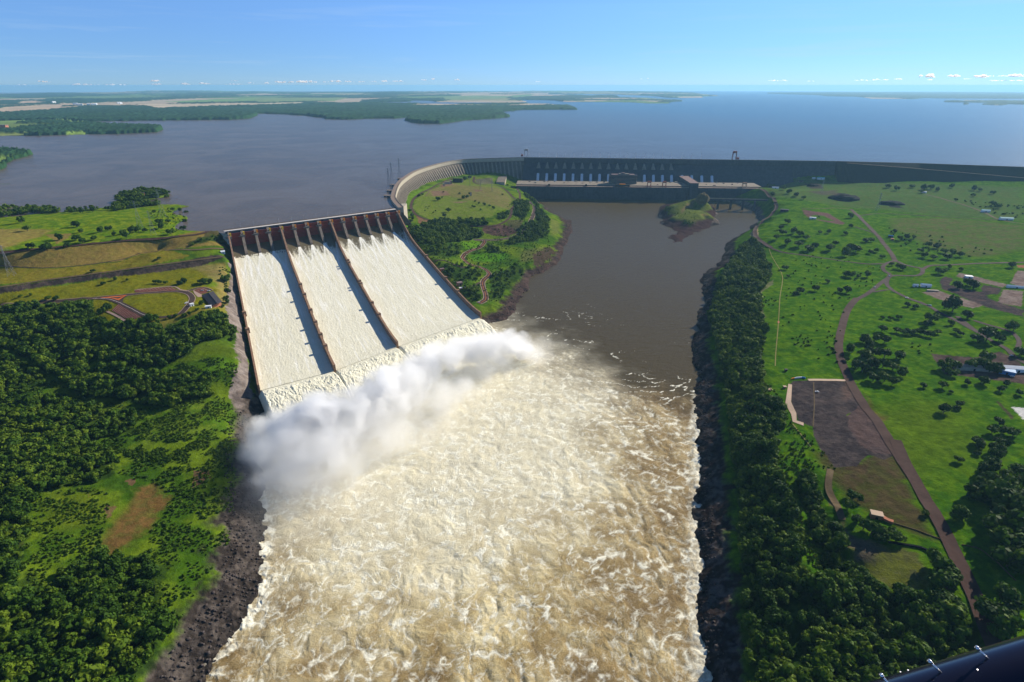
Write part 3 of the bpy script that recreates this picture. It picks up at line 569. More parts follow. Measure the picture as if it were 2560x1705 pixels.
# ================================================================= camera, sun, sky, air
SUN_EL, SUN_AZ = math.radians(27), math.radians(52)     # azimuth measured from +Y towards +X
sdir = Vector((math.sin(SUN_AZ)*math.cos(SUN_EL), math.cos(SUN_AZ)*math.cos(SUN_EL), math.sin(SUN_EL)))
L = bpy.data.lights.new('sun', 'SUN'); L.energy = 3.6; L.angle = math.radians(.5); L.color = (1.0, .925, .79)
so = bpy.data.objects.new('sun', L); COL.objects.link(so); so.rotation_euler = (-sdir).to_track_quat('-Z', 'Y').to_euler()
W = bpy.data.worlds.new('World'); S.world = W; W.use_nodes = True; nt = W.node_tree
sky = nt.nodes.new('ShaderNodeTexSky'); sky.sky_type = 'NISHITA'; sky.sun_disc = False
sky.sun_elevation = SUN_EL; sky.sun_rotation = SUN_AZ; sky.altitude = 2000; sky.air_density = 0.6; sky.dust_density = 0.0; sky.ozone_density = 8.0
bg = nt.nodes['Background']; bg.inputs[1].default_value = .08
dz = nd(nt, 'ShaderNodeSeparateXYZ', ins={0: nd(nt, 'ShaderNodeTexCoord').outputs['Generated']}).outputs[2]
hz_ = ramp(nt, dz, [(0.0, (.66,.66,.66)), (.045, (.90,.86,.80)), (.11, (1.3,1.18,1.04))])
skc = mixc(nt, 1.0, sky.outputs[0], hz_, 'MULTIPLY')
ci = noise(nt, nd(nt, 'ShaderNodeMapping', ins={0: nd(nt, 'ShaderNodeTexCoord').outputs['Generated'], 3:(1.3,1,26)}).outputs[0], 2.6, 6, .62, .4)
cm = mathn(nt, 'MULTIPLY', ramp(nt, ci, [(.52, 0.0), (.75, .30)]), ramp(nt, dz, [(.004, 0.0), (.02, 1.0), (.05, 1.0), (.14, .12)]))
nt.links.new(mixc(nt, cm, skc, (3.6,4.6,5.6)), bg.inputs[0])
cam = bpy.data.cameras.new('camera'); co = bpy.data.objects.new('camera', cam); COL.objects.link(co); S.camera = co
co.location = (0, 0, CZ); co.rotation_euler = (math.pi/2-PITCH, 0, 0)
cam.sensor_width = 36; cam.sensor_fit = 'HORIZONTAL'; cam.lens = F/2560*36; cam.clip_start = .05; cam.clip_end = 250000
S.view_settings.view_transform = 'Standard'; S.view_settings.look = 'None'; S.view_settings.exposure = 1.0; S.view_settings.gamma = 1
cy = S.cycles; cy.max_bounces = 16; cy.diffuse_bounces = 2; cy.glossy_bounces = 2; cy.transmission_bounces = 2; cy.transparent_max_bounces = 96; cy.volume_bounces = 9
cy.use_denoising = True
HAZE = 1
if HAZE:
    b = MB(); b.box((0, 34000, -60), (160000, 76000, 688)); 
    m, nt, out = newmat('haze'); v = nd(nt, 'ShaderNodeVolumePrincipled', ins={'Color':(.36,.71,1.0,1), 'Density':3.0e-5, 'Anisotropy':.25}); nt.links.new(v.outputs[0], out.inputs['Volume'])
    tag(b.build('haze', m), kind='stuff')
# ================================================================= materials for the works
M_slab = simple('dark_brown_concrete', (.13,.108,.085), .9, .35, .1, .2, streak=.5)  # face slab, a darker brown than the ribs for contrast
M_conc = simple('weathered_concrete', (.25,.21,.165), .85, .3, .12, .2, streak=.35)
M_pier = simple('wet_stained_concrete', (.19,.155,.125), .85, .35, .15, .2, streak=.5)
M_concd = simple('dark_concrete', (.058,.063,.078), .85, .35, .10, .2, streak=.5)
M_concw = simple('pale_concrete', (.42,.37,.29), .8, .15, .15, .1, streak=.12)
M_brown = simple('stained_wall', (.27,.165,.105), .85, .35, .2, .2, streak=.35)
M_deck = simple('pale_deck', (.66,.62,.58), .8, .1, .2, .05)
M_red = simple('rust_red_steel', (.32,.062,.040), .6, .3, .5, .05)
M_orange = simple('orange_paint', (.80,.27,.02), .5, .1, .5, .02); M_yellow = simple('yellow_paint', (.80,.48,.04), .5, .1, .5, .02)
M_steel = simple('grey_steel', (.30,.30,.31), .5, .2, .5, .02, metal=.4)
M_white = simple('white_paint', (.80,.80,.80), .5, .06, .3, .02)
M_rock = simple('dark_rockfill', (.011,.012,.016), .95, .4, .12, 1.0)
M_dirt = simple('crest_road_surface', (.24,.18,.145), .9, .2, .2, .05)
M_reddish = simple('red_crane_paint', (.25,.07,.05), .6, .2, .3, .03)
M_brick = simple('brick', (.42,.17,.10), .85, .15, .4, .05)
M_roofd = simple('dark_roof_sheet', (.050,.047,.052), .6, .15, .3, .05)
M_roofb = simple('brown_roof_sheet', (.22,.15,.14), .7, .15, .3, .05)
M_roofw = simple('white_roof_sheet', (.75,.76,.76), .5, .08, .2, .05)
M_blue = simple('blue_sheet', (.05,.20,.42), .5, .15, .3, .05)
M_glass = simple('dark_glass', (.02,.03,.045), .15, .2, .3, .0, spec=.6)
M_dark = simple('dark_opening', (.018,.018,.02), .8, .2, .3, .02)
M_beige = simple('beige_paving', (.52,.38,.27), .85, .1, .3, .03)
# ================================================================= spillway
def Lp(k, t): # plan point on chute line k, t metres from crest
    return CH_S[k,:2]+(CH_E[k]-CH_S[k])[:2]*(t/490.0)
spill = empty('spillway', (*CH_S[0,:2], 0)); tag(spill, 'broad concrete spillway with fourteen dark red gates and three walled chutes of white water', 'spillway')
def part(mb, name, mat, root, sm=False):
    o = mb.build(name, mat, None, None, sm); o.parent = root; o.matrix_parent_inverse = Matrix.Translation(root.location).inverted(); return o
def lineT(ts, f): return [f(t) for t in ts]
TS = np.r_[np.arange(-14, 150, 6), np.arange(150, 506, 14), 505]
mb = MB(); secs = []
for t in TS[3:]:
    z = float(floorz(t/490)); a = Lp(0, t); b = Lp(3, t)
    secs.append([(a[0],a[1],z), (b[0],b[1],z), (b[0],b[1],z-17), (a[0],a[1],z-17)])
mb.sweep(secs); part(mb, 'chute_floor', M_conc, spill)
for k in range(4):
    mb = MB(); secs = []; w = 1.7 if k in (1, 2) else 1.3
    for t in TS:
        z1 = float(walltop(t/490)); z0 = float(floorz(t/490))-5-(14 if k in (0, 3) and t > 400 else 0); p = Lp(k, t); c = CDIR*w
        secs.append([(p[0]-c[0],p[1]-c[1],z0), (p[0]+c[0],p[1]+c[1],z0), (p[0]+c[0],p[1]+c[1],z1), (p[0]-c[0],p[1]-c[1],z1)])
    mb.sweep(secs); part(mb, 'divider_wall' if k in (1, 2) else 'side_wall', M_brown, spill)
tw = {0: (285, 340), 1: (222, 262, 320, 362, 404, 440), 2: (165, 175, 262, 272, 352, 398), 3: (215, 330, 395)}
for k, lst in tw.items():
    for t in lst:
        p = Lp(k, t); z = float(walltop(t/490)); part(MB().box((p[0], p[1], z-1.5), (5.6, 5.5, 8.5), math.atan2(DDIR[1], DDIR[0])), 'vent_tower', M_brown, spill)
NG = (4, 4, 6)
pier_at = []
for b in range(3):
    for j in range(NG[b]+(1 if b == 2 else 0)): pier_at.append((b, j/NG[b]))
PR = [(-14,-26), (-14,4.6), (6,4.6), (11,2.0), (18,.2), (25,-5), (36,-14), (48,-23), (57,-29), (59,-50), (40,-46), (0,-40)]
for i, (b, s) in enumerate(pier_at):
    f = lambda t: chute_xy(b, np.array(s), np.array(t/490.0))
    end = i in (0, len(pier_at)-1); hw = 1.6 if end else 2.6
    mb = MB(); A = []; B = []
    for t, z in PR:
        p = f(t); w = hw*(1 if t < 60 else .75)
        if end and t > 60: w = .9
        A.append((p[0]-CDIR[0]*w, p[1]-CDIR[1]*w, z)); B.append((p[0]+CDIR[0]*w, p[1]+CDIR[1]*w, z))
    mb.sweep([A, B]); po = part(mb, 'pier', M_pier, spill)
    rz = math.atan2(DDIR[1], DDIR[0])
    p = f(20); m2 = MB().box((p[0], p[1], -1.0), (7, 8.5, 2.6), rz); m2.box((p[0]-CDIR[0]*5, p[1]-CDIR[1]*5, -2.6), (3.4, 5, 1.2), rz); m2.box((p[0]+CDIR[0]*3.4, p[1]+CDIR[1]*3.4, -3), (4, 2, 5), rz)
    o = m2.build('hoist_platform', M_conc, po); pass
    p = f(19)+CDIR*2.9; mm = M_yellow if i in (0, 1, 3, 4) else M_orange
    m3 = MB().box((p[0], p[1], 2.6), (3.4, 3.0, 7.0), rz); m3.box((p[0]-DDIR[0]*3.6, p[1]-DDIR[1]*3.6, 1.8), (4.5, 1.4, 1.6), rz)
    m3.build('hoist', mm, po)
for b in range(3):
    for j in range(NG[b]):
        mb = MB(); secs = []
        e = 2.4/27.0
        for q in np.linspace(0, 1, 9):
            t = 10+8*q-6*math.sin(q*math.pi)*.6; z = 3.2-26.5*q
            a = chute_xy(b, np.array((j+e)/NG[b]), np.array(t/490.)); c = chute_xy(b, np.array((j+1-e)/NG[b]), np.array(t/490.)); d = DDIR*.5
            secs.append([(a[0],a[1],z), (c[0],c[1],z), (c[0]+d[0],c[1]+d[1],z), (a[0]+d[0],a[1]+d[1],z)])
        mb.sweep(secs)
        for r in np.linspace(.06, .94, 15):
            R = []
            for q in np.linspace(0, 1, 9):
                t = 10.4+8*q-6*math.sin(q*math.pi)*.6; z = 3.2-26.5*q; a = chute_xy(b, np.array((j+e+r*(1-2*e))/NG[b]), np.array(t/490.)); c = CDIR*.18; d = DDIR*.9
                R.append([(a[0]-c[0],a[1]-c[1],z), (a[0]+c[0],a[1]+c[1],z), (a[0]+c[0]+d[0],a[1]+c[1]+d[1],z), (a[0]-c[0]+d[0],a[1]-c[1]+d[1],z)])
            mb.sweep(R)
        for q in (.3, .62):
            t = 11.3+8*q-6*math.sin(q*math.pi)*.6; z = 3.2-26.5*q; a = chute_xy(b, np.array((j+e)/NG[b]), np.array(t/490.)); c = chute_xy(b, np.array((j+1-e)/NG[b]), np.array(t/490.)); d = DDIR*1.3
            mb.sweep([[(w[0],w[1],z-.6), (w[0]+d[0],w[1]+d[1],z-.6), (w[0]+d[0],w[1]+d[1],z+.6), (w[0],w[1],z+.6)] for w in (a, c)])
        part(mb, 'gate', M_red, spill)
def crest_sweep(t0, t1, z0, z1, e0=-6, e1=2):
    A = CH_S[0,:2]+CDIR*e0; B = CH_S[3,:2]+CDIR*e1
    return MB().sweep([[(p[0]+DDIR[0]*t0,p[1]+DDIR[1]*t0,z0), (p[0]+DDIR[0]*t1,p[1]+DDIR[1]*t1,z0), (p[0]+DDIR[0]*t1,p[1]+DDIR[1]*t1,z1), (p[0]+DDIR[0]*t0,p[1]+DDIR[1]*t0,z1)] for p in (A, B)])
br = part(crest_sweep(-14, 3, 4.7, 6.2), 'bridge_deck', M_deck, spill)
part(crest_sweep(3.0, 4.2, 2.4, 5.6), 'bridge_beam', M_concd, spill)
part(crest_sweep(-14.4, -14, 4.7, 7.4), 'parapet', M_conc, spill); part(crest_sweep(3.0, 3.4, 5.6, 7.3), 'parapet', M_conc, spill)
part(crest_sweep(-13.6, -9, 6.2, 6.25), 'service_lane', M_dirt, spill)
# lamp posts along the bridge
def lamp_post():
    r = empty('lamp_post'); MB().bar((0,0,0), (0,0,10), .14, 6, .09).build('pole', M_steel, r)
    MB().bar((0,0,10), (1.8,0,10.4), .07, 5).build('arm', M_steel, r); MB().box((2.1,0,10.4), (.9,.35,.18)).build('lamp_head', M_white, r)
    return r
lp0 = lamp_post()
for i, (b, s) in enumerate(pier_at[1:]):
    o = lp0 if i == 0 else copy_tree(lp0); p = chute_xy(b, np.array(s), np.array(-12/490.)); o.location = (p[0], p[1], 6.2); o.rotation_euler.z = math.atan2(DDIR[1], DDIR[0])
    tag(o, 'slim grey lamp post standing on the spillway bridge above a gate pier', 'lamp post', 'lamp posts along the spillway bridge')
# ---- water running down the three chutes and leaping off their lips
m, nt, out = newmat('chute_water'); p = wpos(nt)
fo = nd(nt, 'ShaderNodeAttribute', attribute_name='foam').outputs['Fac']
f1 = noise(nt, p, .55, 5, .65, .5); f2 = noise(nt, p, .09, 4, .6, .6)
cw = ramp(nt, mathn(nt, 'MULTIPLY_ADD', f1, .55, mathn(nt, 'MULTIPLY', f2, .45)), [(.28, (.70,.65,.46)), (.48, (.79,.75,.57)), (.7, (.86,.83,.67))])
stk = nd(nt, 'ShaderNodeAttribute', attribute_name='streak').outputs['Fac']
c = mixc(nt, mathn(nt, 'MULTIPLY', stk, .85, clamp=True), mixc(nt, fo, (.13,.105,.055), cw), (.93,.92,.86))
b_ = pbr(nt, out, c, .55, f1, .45, .3); nt.links.new(mathn(nt, 'MULTIPLY_ADD', fo, .5, .18), b_.inputs['Roughness'])
M_chw = m
for b in range(3):
    ns, ntt = (230, 520)
    s, t = np.meshgrid(np.linspace(.006, .994, ns), np.linspace(13, 505, ntt)); tau = t/490.; XY = chute_xy(b, s, tau)
    wid = np.linalg.norm((CH_S[b+1]-CH_S[b])[:2]); sm = s*wid
    n1 = fbm(sm+900*b, t*.35, 14, 4); n2 = fbm(sm+50*b, t*.5, 3.2, 3); n3 = fbm(sm, t*.16+300*b, 6, 3)
    on = (64, 86, 88)[b]+(n1*24+n3*20)*(.12 if b == 0 else 1); fade = (4, 22, 26)[b]
    foam = smooth(-fade, fade, t-on+n2*14); streak = np.zeros(t.shape)
    for j in range(0, NG[b]+1):
        sp = j/NG[b]*wid; dt = np.maximum(t-58, 0); hw = 1.0+dt*.17
        x = np.abs(sm-sp+n3*.8); on_ = smooth(57, 61, t)
        e = np.exp(-((x-hw)/(1.0+dt*.02))**2)+np.exp(-(x/(1.6+dt*.012))**2)
        inside = smooth(hw+2, hw-1, x)*np.exp(-dt/120)*.55
        streak = np.maximum(streak, np.clip(e*np.exp(-dt/140)*on_*(.75+.9*n2), 0, 1)); foam = np.maximum(foam, np.clip((e*np.exp(-dt/150)+inside+.25*n2*inside)*on_, 0, 1))
    foam = np.clip(foam*(.93+.25*n2*(foam < .97)), 0, 1)*np.where(t < 57, .10, 1)
    z = floorz(tau)+3.0+foam*(.22*n2+.22*n1)+.1*n3*foam
    V = np.stack([XY[...,0], XY[...,1], z], -1).reshape(-1, 3)
    tag(link('spillway_water', mesh_np('spillway_water', V, grid_faces(ntt, ns)[:, ::-1], True, {'foam': foam.ravel(), 'streak': np.clip(streak+.5*smooth(.15, .5, fbm(sm+77*b, t*.06, 5, 3))*(t > 68), 0, 1).ravel()}), M_chw), kind='structure')
    # the leaping sheet
    ns, nq = 300, 150
    s, q = np.meshgrid(np.linspace(-.03, 1.03, ns), np.linspace(-.02, 1, nq)); R = 62.0
    sx = .5+(s-.5)*(.985+.05*q)
    XY = chute_xy(b, np.clip(sx, -.03, 1.03), np.full(s.shape, 505/490.)); XY = XY+DDIR*(q*R)[...,None]
    z = -92.7+7.5*np.maximum(q, 0)-29*np.maximum(q, 0)**2
    edge = np.clip((np.abs(s-.5)-.47)/.06, 0, 1); z = z-edge**2*(9+16*q)
    qq = np.clip(q*5, 0, 1); U = s*wid; Vv = q*R
    U = U+2.5*fbm(U+b*40, Vv, 9, 2); l1 = np.abs(perlin(U/6+b*31, Vv/11)); l2 = np.abs(perlin(U/2.8-b*17, Vv/5)); l3 = np.abs(perlin(U/1.3, Vv/2))
    bump = (1.3*l1+.95*l2+.75*l3+1.1*fbm(U, Vv, 12, 4))*(.1+.9*qq)
    nz = np.stack([DDIR[0]*(.25+.5*q), DDIR[1]*(.25+.5*q), 1-.35*q], -1)
    V = (np.concatenate([XY, z[...,None]], -1)+nz*(bump-.4)[...,None]).reshape(-1, 3)
    tag(link('falling_water', mesh_np('falling_water', V, grid_faces(nq, ns)[:, ::-1], True, {'foam': np.ones(len(V))}), M_chw), kind='structure')
# ================================================================= dams
def dsec(P, N, offs):   # offs: list of (offset downstream, z) -> ring at one path point
    return [(P[0]+N[0]*o, P[1]+N[1]*o, z) for o, z in offs]
def dam_body(path, foot_fn, root, mat_face, mat_top, slope, band, step=1):
    N = normals2(path); S1 = []; S2 = []; S3 = []; S4 = []
    for i in range(0, len(path)):
        P, n = path[i], N[i]; zf = foot_fn(P, n)
        S1.append(dsec(P, n, [(-7, -26), (6.5, -26), (6.5, 5), (-7, 5)]))
        S2.append(dsec(P, n, [(-6.8, -80), (4+slope*(band-zf), zf), (4, band), (-6.8, band)]))
        S3.append(dsec(P, n, [(-6.4, 5.0), (6.0, 5.0), (6.0, 5.3), (-6.4, 5.3)]))
        S4.append(dsec(P, n, [(6.0, 4), (6.5, 4), (6.5, 6.6), (6.0, 6.6)]))
    for k in range(len(S1)):   # corbel underside slopes back to the face
        o = S1[k]; P, n = path[k], N[k]; S1[k] = dsec(P, n, [(-7, -20), (3, band-4), (6.5, band+1), (6.5, 5), (-7, 5)])
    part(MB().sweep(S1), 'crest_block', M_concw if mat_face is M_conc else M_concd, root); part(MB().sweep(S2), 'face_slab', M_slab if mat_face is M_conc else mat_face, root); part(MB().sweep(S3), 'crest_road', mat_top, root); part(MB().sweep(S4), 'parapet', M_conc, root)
def ribs(path, every, foot_fn, root, mat, slope, band, prot, thick, name='buttress', skip=lambda i: False):
    R = resample(path, every); N = normals2(R)
    for i in range(1, len(R)-1):
        if skip(i): continue
        P, n = R[i], N[i]; t = np.array([-n[1], n[0]])*thick/2; zf = foot_fn(P, n); h = band-zf
        A = dsec(P, n, [(2, band-2), (6.3, band-1), (6.3+prot+slope*h, zf-2), (2, zf-2)])
        part(MB().sweep([[(x-t[0],y-t[1],z) for x, y, z in A], [(x+t[0],y+t[1],z) for x, y, z in A]]), name, mat, root)
def foot(P, n): return float(min(hr(P[0]+n[0]*28, P[1]+n[1]*28), hr(P[0]+n[0]*45, P[1]+n[1]*45)))-4
wing = empty('wing_dam', (*CURVE[0,:2], 0)); tag(wing, 'curved buttress dam of sunlit pale concrete sweeping from the spillway to the main dam', 'dam')
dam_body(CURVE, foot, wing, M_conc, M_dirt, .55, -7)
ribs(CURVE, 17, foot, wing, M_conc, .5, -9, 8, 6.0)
dam = empty('main_dam', (*MAIN[0,:2], 0)); tag(dam, 'long straight concrete main dam in shade behind the powerhouse with white penstocks along its foot', 'dam')
footm = lambda P, n: -92.0
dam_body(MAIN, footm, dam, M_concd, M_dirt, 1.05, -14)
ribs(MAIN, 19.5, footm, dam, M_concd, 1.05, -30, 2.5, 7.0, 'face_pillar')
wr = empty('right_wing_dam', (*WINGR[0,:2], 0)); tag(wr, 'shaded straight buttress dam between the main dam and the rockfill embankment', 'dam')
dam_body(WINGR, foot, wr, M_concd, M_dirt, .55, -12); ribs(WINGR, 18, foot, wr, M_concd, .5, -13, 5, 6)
# penstocks and intake piers, one unit every stretch of the main dam
un = (MAIN[-1]-MAIN[0])[:2]; MLEN = np.linalg.norm(un); un /= MLEN; dn = np.array([un[1], -un[0]])
def mainS(r, x, y): # chainage along the main dam of a sighted mast
    p = at1(r, x, y, 5); return float((p[:2]-MAIN[0,:2]) @ un)
s0 = mainS('Q', 281, 140); s15 = mainS('Q', 2210, 152); SP_U = (s15-s0)/15
mast0 = None
UN = list(range(16))+[16.15, 17.2, 18.3, 19.4]
def dampt(s, off): p = MAIN[0,:2]+un*s+dn*off; return p
for i, q in enumerate(UN):
    s = s0+SP_U*q; a = dampt(s, 4+.62*24+5); b = dampt(s, 4+.62*78+5)
    if q < 16:
        P = dampt(s, 0); A = [(dampt(s-2, 6.7), -12), (dampt(s+2, 6.7), -12), (dampt(s+8.5, 6.7+1.05*19), -33), (dampt(s-8.5, 6.7+1.05*19), -33)]
        top = [(p_[0], p_[1], z) for p_, z in A]; back = [(p_[0]+dn[0]*7, p_[1]+dn[1]*7, z) for p_, z in A]
        part(MB().hexa(top, back), 'intake_pier', M_conc, dam)
        for k in (.5,):
            A = [(dampt(s+SP_U*k-1, 6.7), -14), (dampt(s+SP_U*k+1, 6.7), -14), (dampt(s+SP_U*k+5.5, 6.7+1.05*16), -31), (dampt(s+SP_U*k-5.5, 6.7+1.05*16), -31)]
            part(MB().hexa([(p_[0], p_[1], z) for p_, z in A], [(p_[0]+dn[0]*4, p_[1]+dn[1]*4, z) for p_, z in A]), 'intake_pier', M_concd, dam)
    p0 = dampt(s, 50); p1 = dampt(s, 78)
    part(MB().bar((p0[0], p0[1], -52), (p1[0], p1[1], -84), 5.4, 16), 'penstock', M_white, dam, True)
    if q < 19.2:
        p = dampt(s, -3)
        if mast0 is None:
            mast0 = empty('mast'); MB().bar((0,0,0), (0,0,19), .75, 8, .55).build('pole', M_white, mast0); MB().box((0,0,19.2), (2.6,1.0,.5)).build('lamp_head', M_steel, mast0); MB().box((0,0,.5), (2.4,2.4,1)).build('base', M_conc, mast0); o = mast0
        else: o = copy_tree(mast0)
        o.location = (p[0], p[1], 5.3); tag(o, 'tall white lighting mast in the row along the main dam crest', 'mast', 'masts along the main dam crest')
# rockfill embankment on the right
emb = empty('embankment_dam', (*EMB[0,:2], 0)); tag(emb, 'long dark rockfill embankment dam curving away to the right edge of the view', 'dam')
N = normals2(EMB); S1 = []; S3 = []
for P, n in zip(EMB, N):
    zf = float(hr(P[0]+n[0]*90, P[1]+n[1]*90))-6
    ramp_in = smooth(0, 60, np.array(np.linalg.norm(P-EMB[0]))); sl = 1.15+.45*float(ramp_in)
    S1.append(dsec(P, n, [(-60, -30), (-6, 5), (6, 5), (6+sl*(5-zf), zf), (0, zf-10)])); S3.append(dsec(P, n, [(-5, 5.0), (5, 5.0), (5, 5.3), (-5, 5.3)]))
part(MB().sweep(S1), 'rockfill', M_rock, emb); part(MB().sweep(S3), 'crest_road', M_rock, emb)
P0, P1 = [], []
for i, (P, n) in enumerate(zip(EMB, N)):
    f = i/len(EMB); zf = float(hr(P[0]+n[0]*90, P[1]+n[1]*90)); z = 2-f*75
    if z > zf+6 and i > 2:
        sl = 1.6; o = 6+sl*(5-z); P0.append([(P[0]+n[0]*(o+d), P[1]+n[1]*(o+d), z+h) for d, h in ((-3, .3), (3, .3), (3, 1.0), (-3, 1.0))])
if len(P0) > 1: part(MB().sweep(P0), 'access_ramp', M_dirt, emb)
# ================================================================= foliage
m, nt, out = newmat('foliage')
tint = nd(nt, 'ShaderNodeAttribute', attribute_name='tint').outputs['Fac']; rnd = nd(nt, 'ShaderNodeObjectInfo').outputs['Random']
f = mathn(nt, 'MULTIPLY_ADD', tint, .6, mathn(nt, 'MULTIPLY', rnd, .46))
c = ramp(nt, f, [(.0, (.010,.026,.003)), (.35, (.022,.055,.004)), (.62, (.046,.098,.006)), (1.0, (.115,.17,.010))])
df = nd(nt, 'ShaderNodeBsdfPrincipled', ins={'Base Color':c, 'Roughness':.65, 'Specular IOR Level':.08})
tr = nd(nt, 'ShaderNodeBsdfTranslucent', ins={'Color':mixc(nt, 1.0, c, (1.2,1.25,.5), 'MULTIPLY')})
mx = nd(nt, 'ShaderNodeMixShader', ins={0:.22, 1:df.outputs[0], 2:tr.outputs[0]}); nt.links.new(mx.outputs[0], out.inputs[0]); M_leaf = m
M_bark = simple('bark', (.12,.085,.06), .9, .3, .8, .05)
_ico = None
def ico(sub=1):
    bm = bmesh.new(); bmesh.ops.create_icosphere(bm, subdivisions=sub, radius=1); V = np.array([v.co[:] for v in bm.verts]); Fc = np.array([[v.index for v in f.verts] for f in bm.faces]); bm.free(); return V, Fc
ICO = ico(1)
def crown_arrays(seed, n, leaf, lobes=7, flat=.62, spread=.62, core=True):
    """unit-radius crown: leaf-sized faces over several bulging lobes; returns quads V (n*4,3) and tint"""
    r = np.random.default_rng(seed); LC = []; LR = []
    for i in range(lobes):
        a = r.uniform(0, 6.283); d = spread*math.sqrt(r.uniform(.02, 1)); LC.append((d*math.cos(a), d*math.sin(a), r.uniform(-.15, .45)*flat*1.3*(1-d*.5))); LR.append(r.uniform(.28, .52))
    LC = np.array(LC); LR = np.array(LR); k = r.choice(lobes, n, p=LR**2/np.sum(LR**2))
    d = r.normal(size=(n, 3)); d[:,2] = d[:,2]*.8+.35; d /= np.linalg.norm(d, axis=1)[:,None]
    P = LC[k]+d*LR[k][:,None]*r.uniform(.75, 1.06, (n, 1)); P[:,2] *= flat/.62
    nrm = d+r.normal(size=(n, 3))*.45; nrm /= np.linalg.norm(nrm, axis=1)[:,None]
    u = np.cross(nrm, r.normal(size=(n, 3))); u /= np.linalg.norm(u, axis=1)[:,None]; w = np.cross(nrm, u)
    s = leaf*r.uniform(.6, 1.35, (n, 1)); a = u*s; b = w*s*r.uniform(.55, 1, (n, 1))
    V = np.stack([P-a*.9-b*.5, P+a*.2-b, P+a-b*.1+nrm*s*.15, P-a*.1+b], 1).reshape(-1, 3)
    T = np.repeat(np.clip(.5+r.normal(size=n)*.13+.25*(r.uniform(size=lobes)[k]-.5), 0, 1), 4)
    Fq = np.arange(n*4).reshape(n, 4)
    if core:   # opaque filler blobs in the same mesh, inner shade painted as a darker tint
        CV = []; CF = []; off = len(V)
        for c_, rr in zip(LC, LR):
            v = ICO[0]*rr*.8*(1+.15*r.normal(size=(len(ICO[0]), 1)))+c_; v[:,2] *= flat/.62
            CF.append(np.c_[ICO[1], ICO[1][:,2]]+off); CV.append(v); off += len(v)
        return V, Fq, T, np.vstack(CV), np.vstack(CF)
    return V, Fq, T, None, None
def crown_mesh(name, *a, **k):
    V, Fq, T, CV, CF = crown_arrays(*a, **k)
    tris = [] if CF is None else CF[:,:3]
    me = bpy.data.meshes.new(name); VV = V if CV is None else np.vstack([V, CV])
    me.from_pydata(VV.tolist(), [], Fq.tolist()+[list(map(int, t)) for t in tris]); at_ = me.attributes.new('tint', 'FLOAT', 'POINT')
    at_.data.foreach_set('value', np.r_[T, np.full(len(VV)-len(T), .3)].astype(np.float32)); me.materials.append(M_leaf); return me  # filler blobs tinted darker than the leaves, crown shade put into the colour
def trunk_mesh(name, seed):
    r = random.Random(seed); mb = MB(); mb.bar((0,0,-.25), (r.uniform(-.04,.04), r.uniform(-.04,.04), .4), .07, 7, .05)
    for k in range(4):
        a = k*1.6+r.uniform(0, .6); mb.bar((0,0,.3), (.42*math.cos(a), .42*math.sin(a), .62+r.uniform(-.1,.15)), .04, 5, .015)
    me = bpy.data.meshes.new(name); me.from_pydata(mb.v, [], mb.f); me.materials.append(M_bark); return me
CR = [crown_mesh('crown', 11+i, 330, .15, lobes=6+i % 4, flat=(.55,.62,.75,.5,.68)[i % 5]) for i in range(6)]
TRK = [trunk_mesh('trunk', i) for i in range(3)]
def tree_proto(i):
    r = empty('tree'); link('trunk', TRK[i % 3], None, r); c = link('crown', CR[i], None, r, (0,0,.66)); return r, list(r.children)
PROT = [tree_proto(i) for i in range(6)]; _pu = [False]*6
def add_tree(p, rad, label, group=None, cat='tree'):
    i = random.randrange(6); r, kids = PROT[i]
    if not _pu[i]: o = r; _pu[i] = True
    else: o = copy_tree(r, None, kids)
    o.location = p; s = rad; o.scale = (s*random.uniform(.92, 1.08), s*random.uniform(.92, 1.08), s*random.uniform(.85, 1.15)); o.rotation_euler.z = random.uniform(0, 6.28)
    tag(o, label, cat, group); return o
def crown_base(r, flat, rad):  # photo shows the crown centre: step back down the sight line to the foot
    P = ground(r, flat); d = P-np.array([0,0,CZ]); hc = np.asarray(rad)*.75; k = hc/np.abs(d[:,2]); Q = P.copy(); Q[:,0] -= d[:,0]*k; Q[:,1] -= d[:,1]*k; Q[:,2] = hr(Q[:,0], Q[:,1]); return Q
def trees(r, flat, label, group):
    a = np.array(flat, float).reshape(-1, 3); P = crown_base(r, a[:,:2].ravel(), a[:,2])
    for p, q in zip(P, a): add_tree(p, q[2]*1.12, label, group if len(a) > 1 else None)
trees('F', [1130,700,8, 1200,690,9, 1260,705,8, 1060,765,8, 1120,790,9, 1190,775,9, 1260,790,9, 1330,800,8, 1060,850,8, 1120,880,8, 1180,860,9, 1250,850,9, 1310,870,8, 1360,905,7, 1190,930,8, 1260,930,9, 1310,955,7, 1240,640,7, 1155,740,8, 1020,820,5], 'dark tree in the large clump beside the bend of the main road', 'trees of the large clump by the road bend')
trees('F', [1330,650,6, 1370,662,6, 1410,660,7, 1460,655,6, 1500,665,6, 1540,672,6, 1580,660,5], 'tree in the short dark row above the large clump by the road', 'trees of the row above the clump')
trees('F', [1550,570,10, 1512,600,8, 1770,550,8, 1660,605,5, 1690,650,5, 1720,665,5, 1400,490,5, 1440,505,5, 1240,570,4, 1290,575,4, 1340,570,4], 'tree scattered over the lawn west of the ring road', 'trees scattered west of the ring road')
trees('F', [1680,500,14], 'very large round dark tree standing on the verge of the ring road', None)
trees('F', [1890,675,13, 1830,700,8, 1960,695,7, 2050,630,9], 'broad dark tree at the fork of the lanes by the yard', 'trees at the fork by the yard')
trees('O', [800,165,10, 730,190,8, 1080,110,9, 970,180,8, 1100,200,9, 1180,205,9, 1050,160,8, 790,250,7, 1400,60,8], 'dark tree crowding round the long white roofed sheds', 'trees round the white roofed sheds')
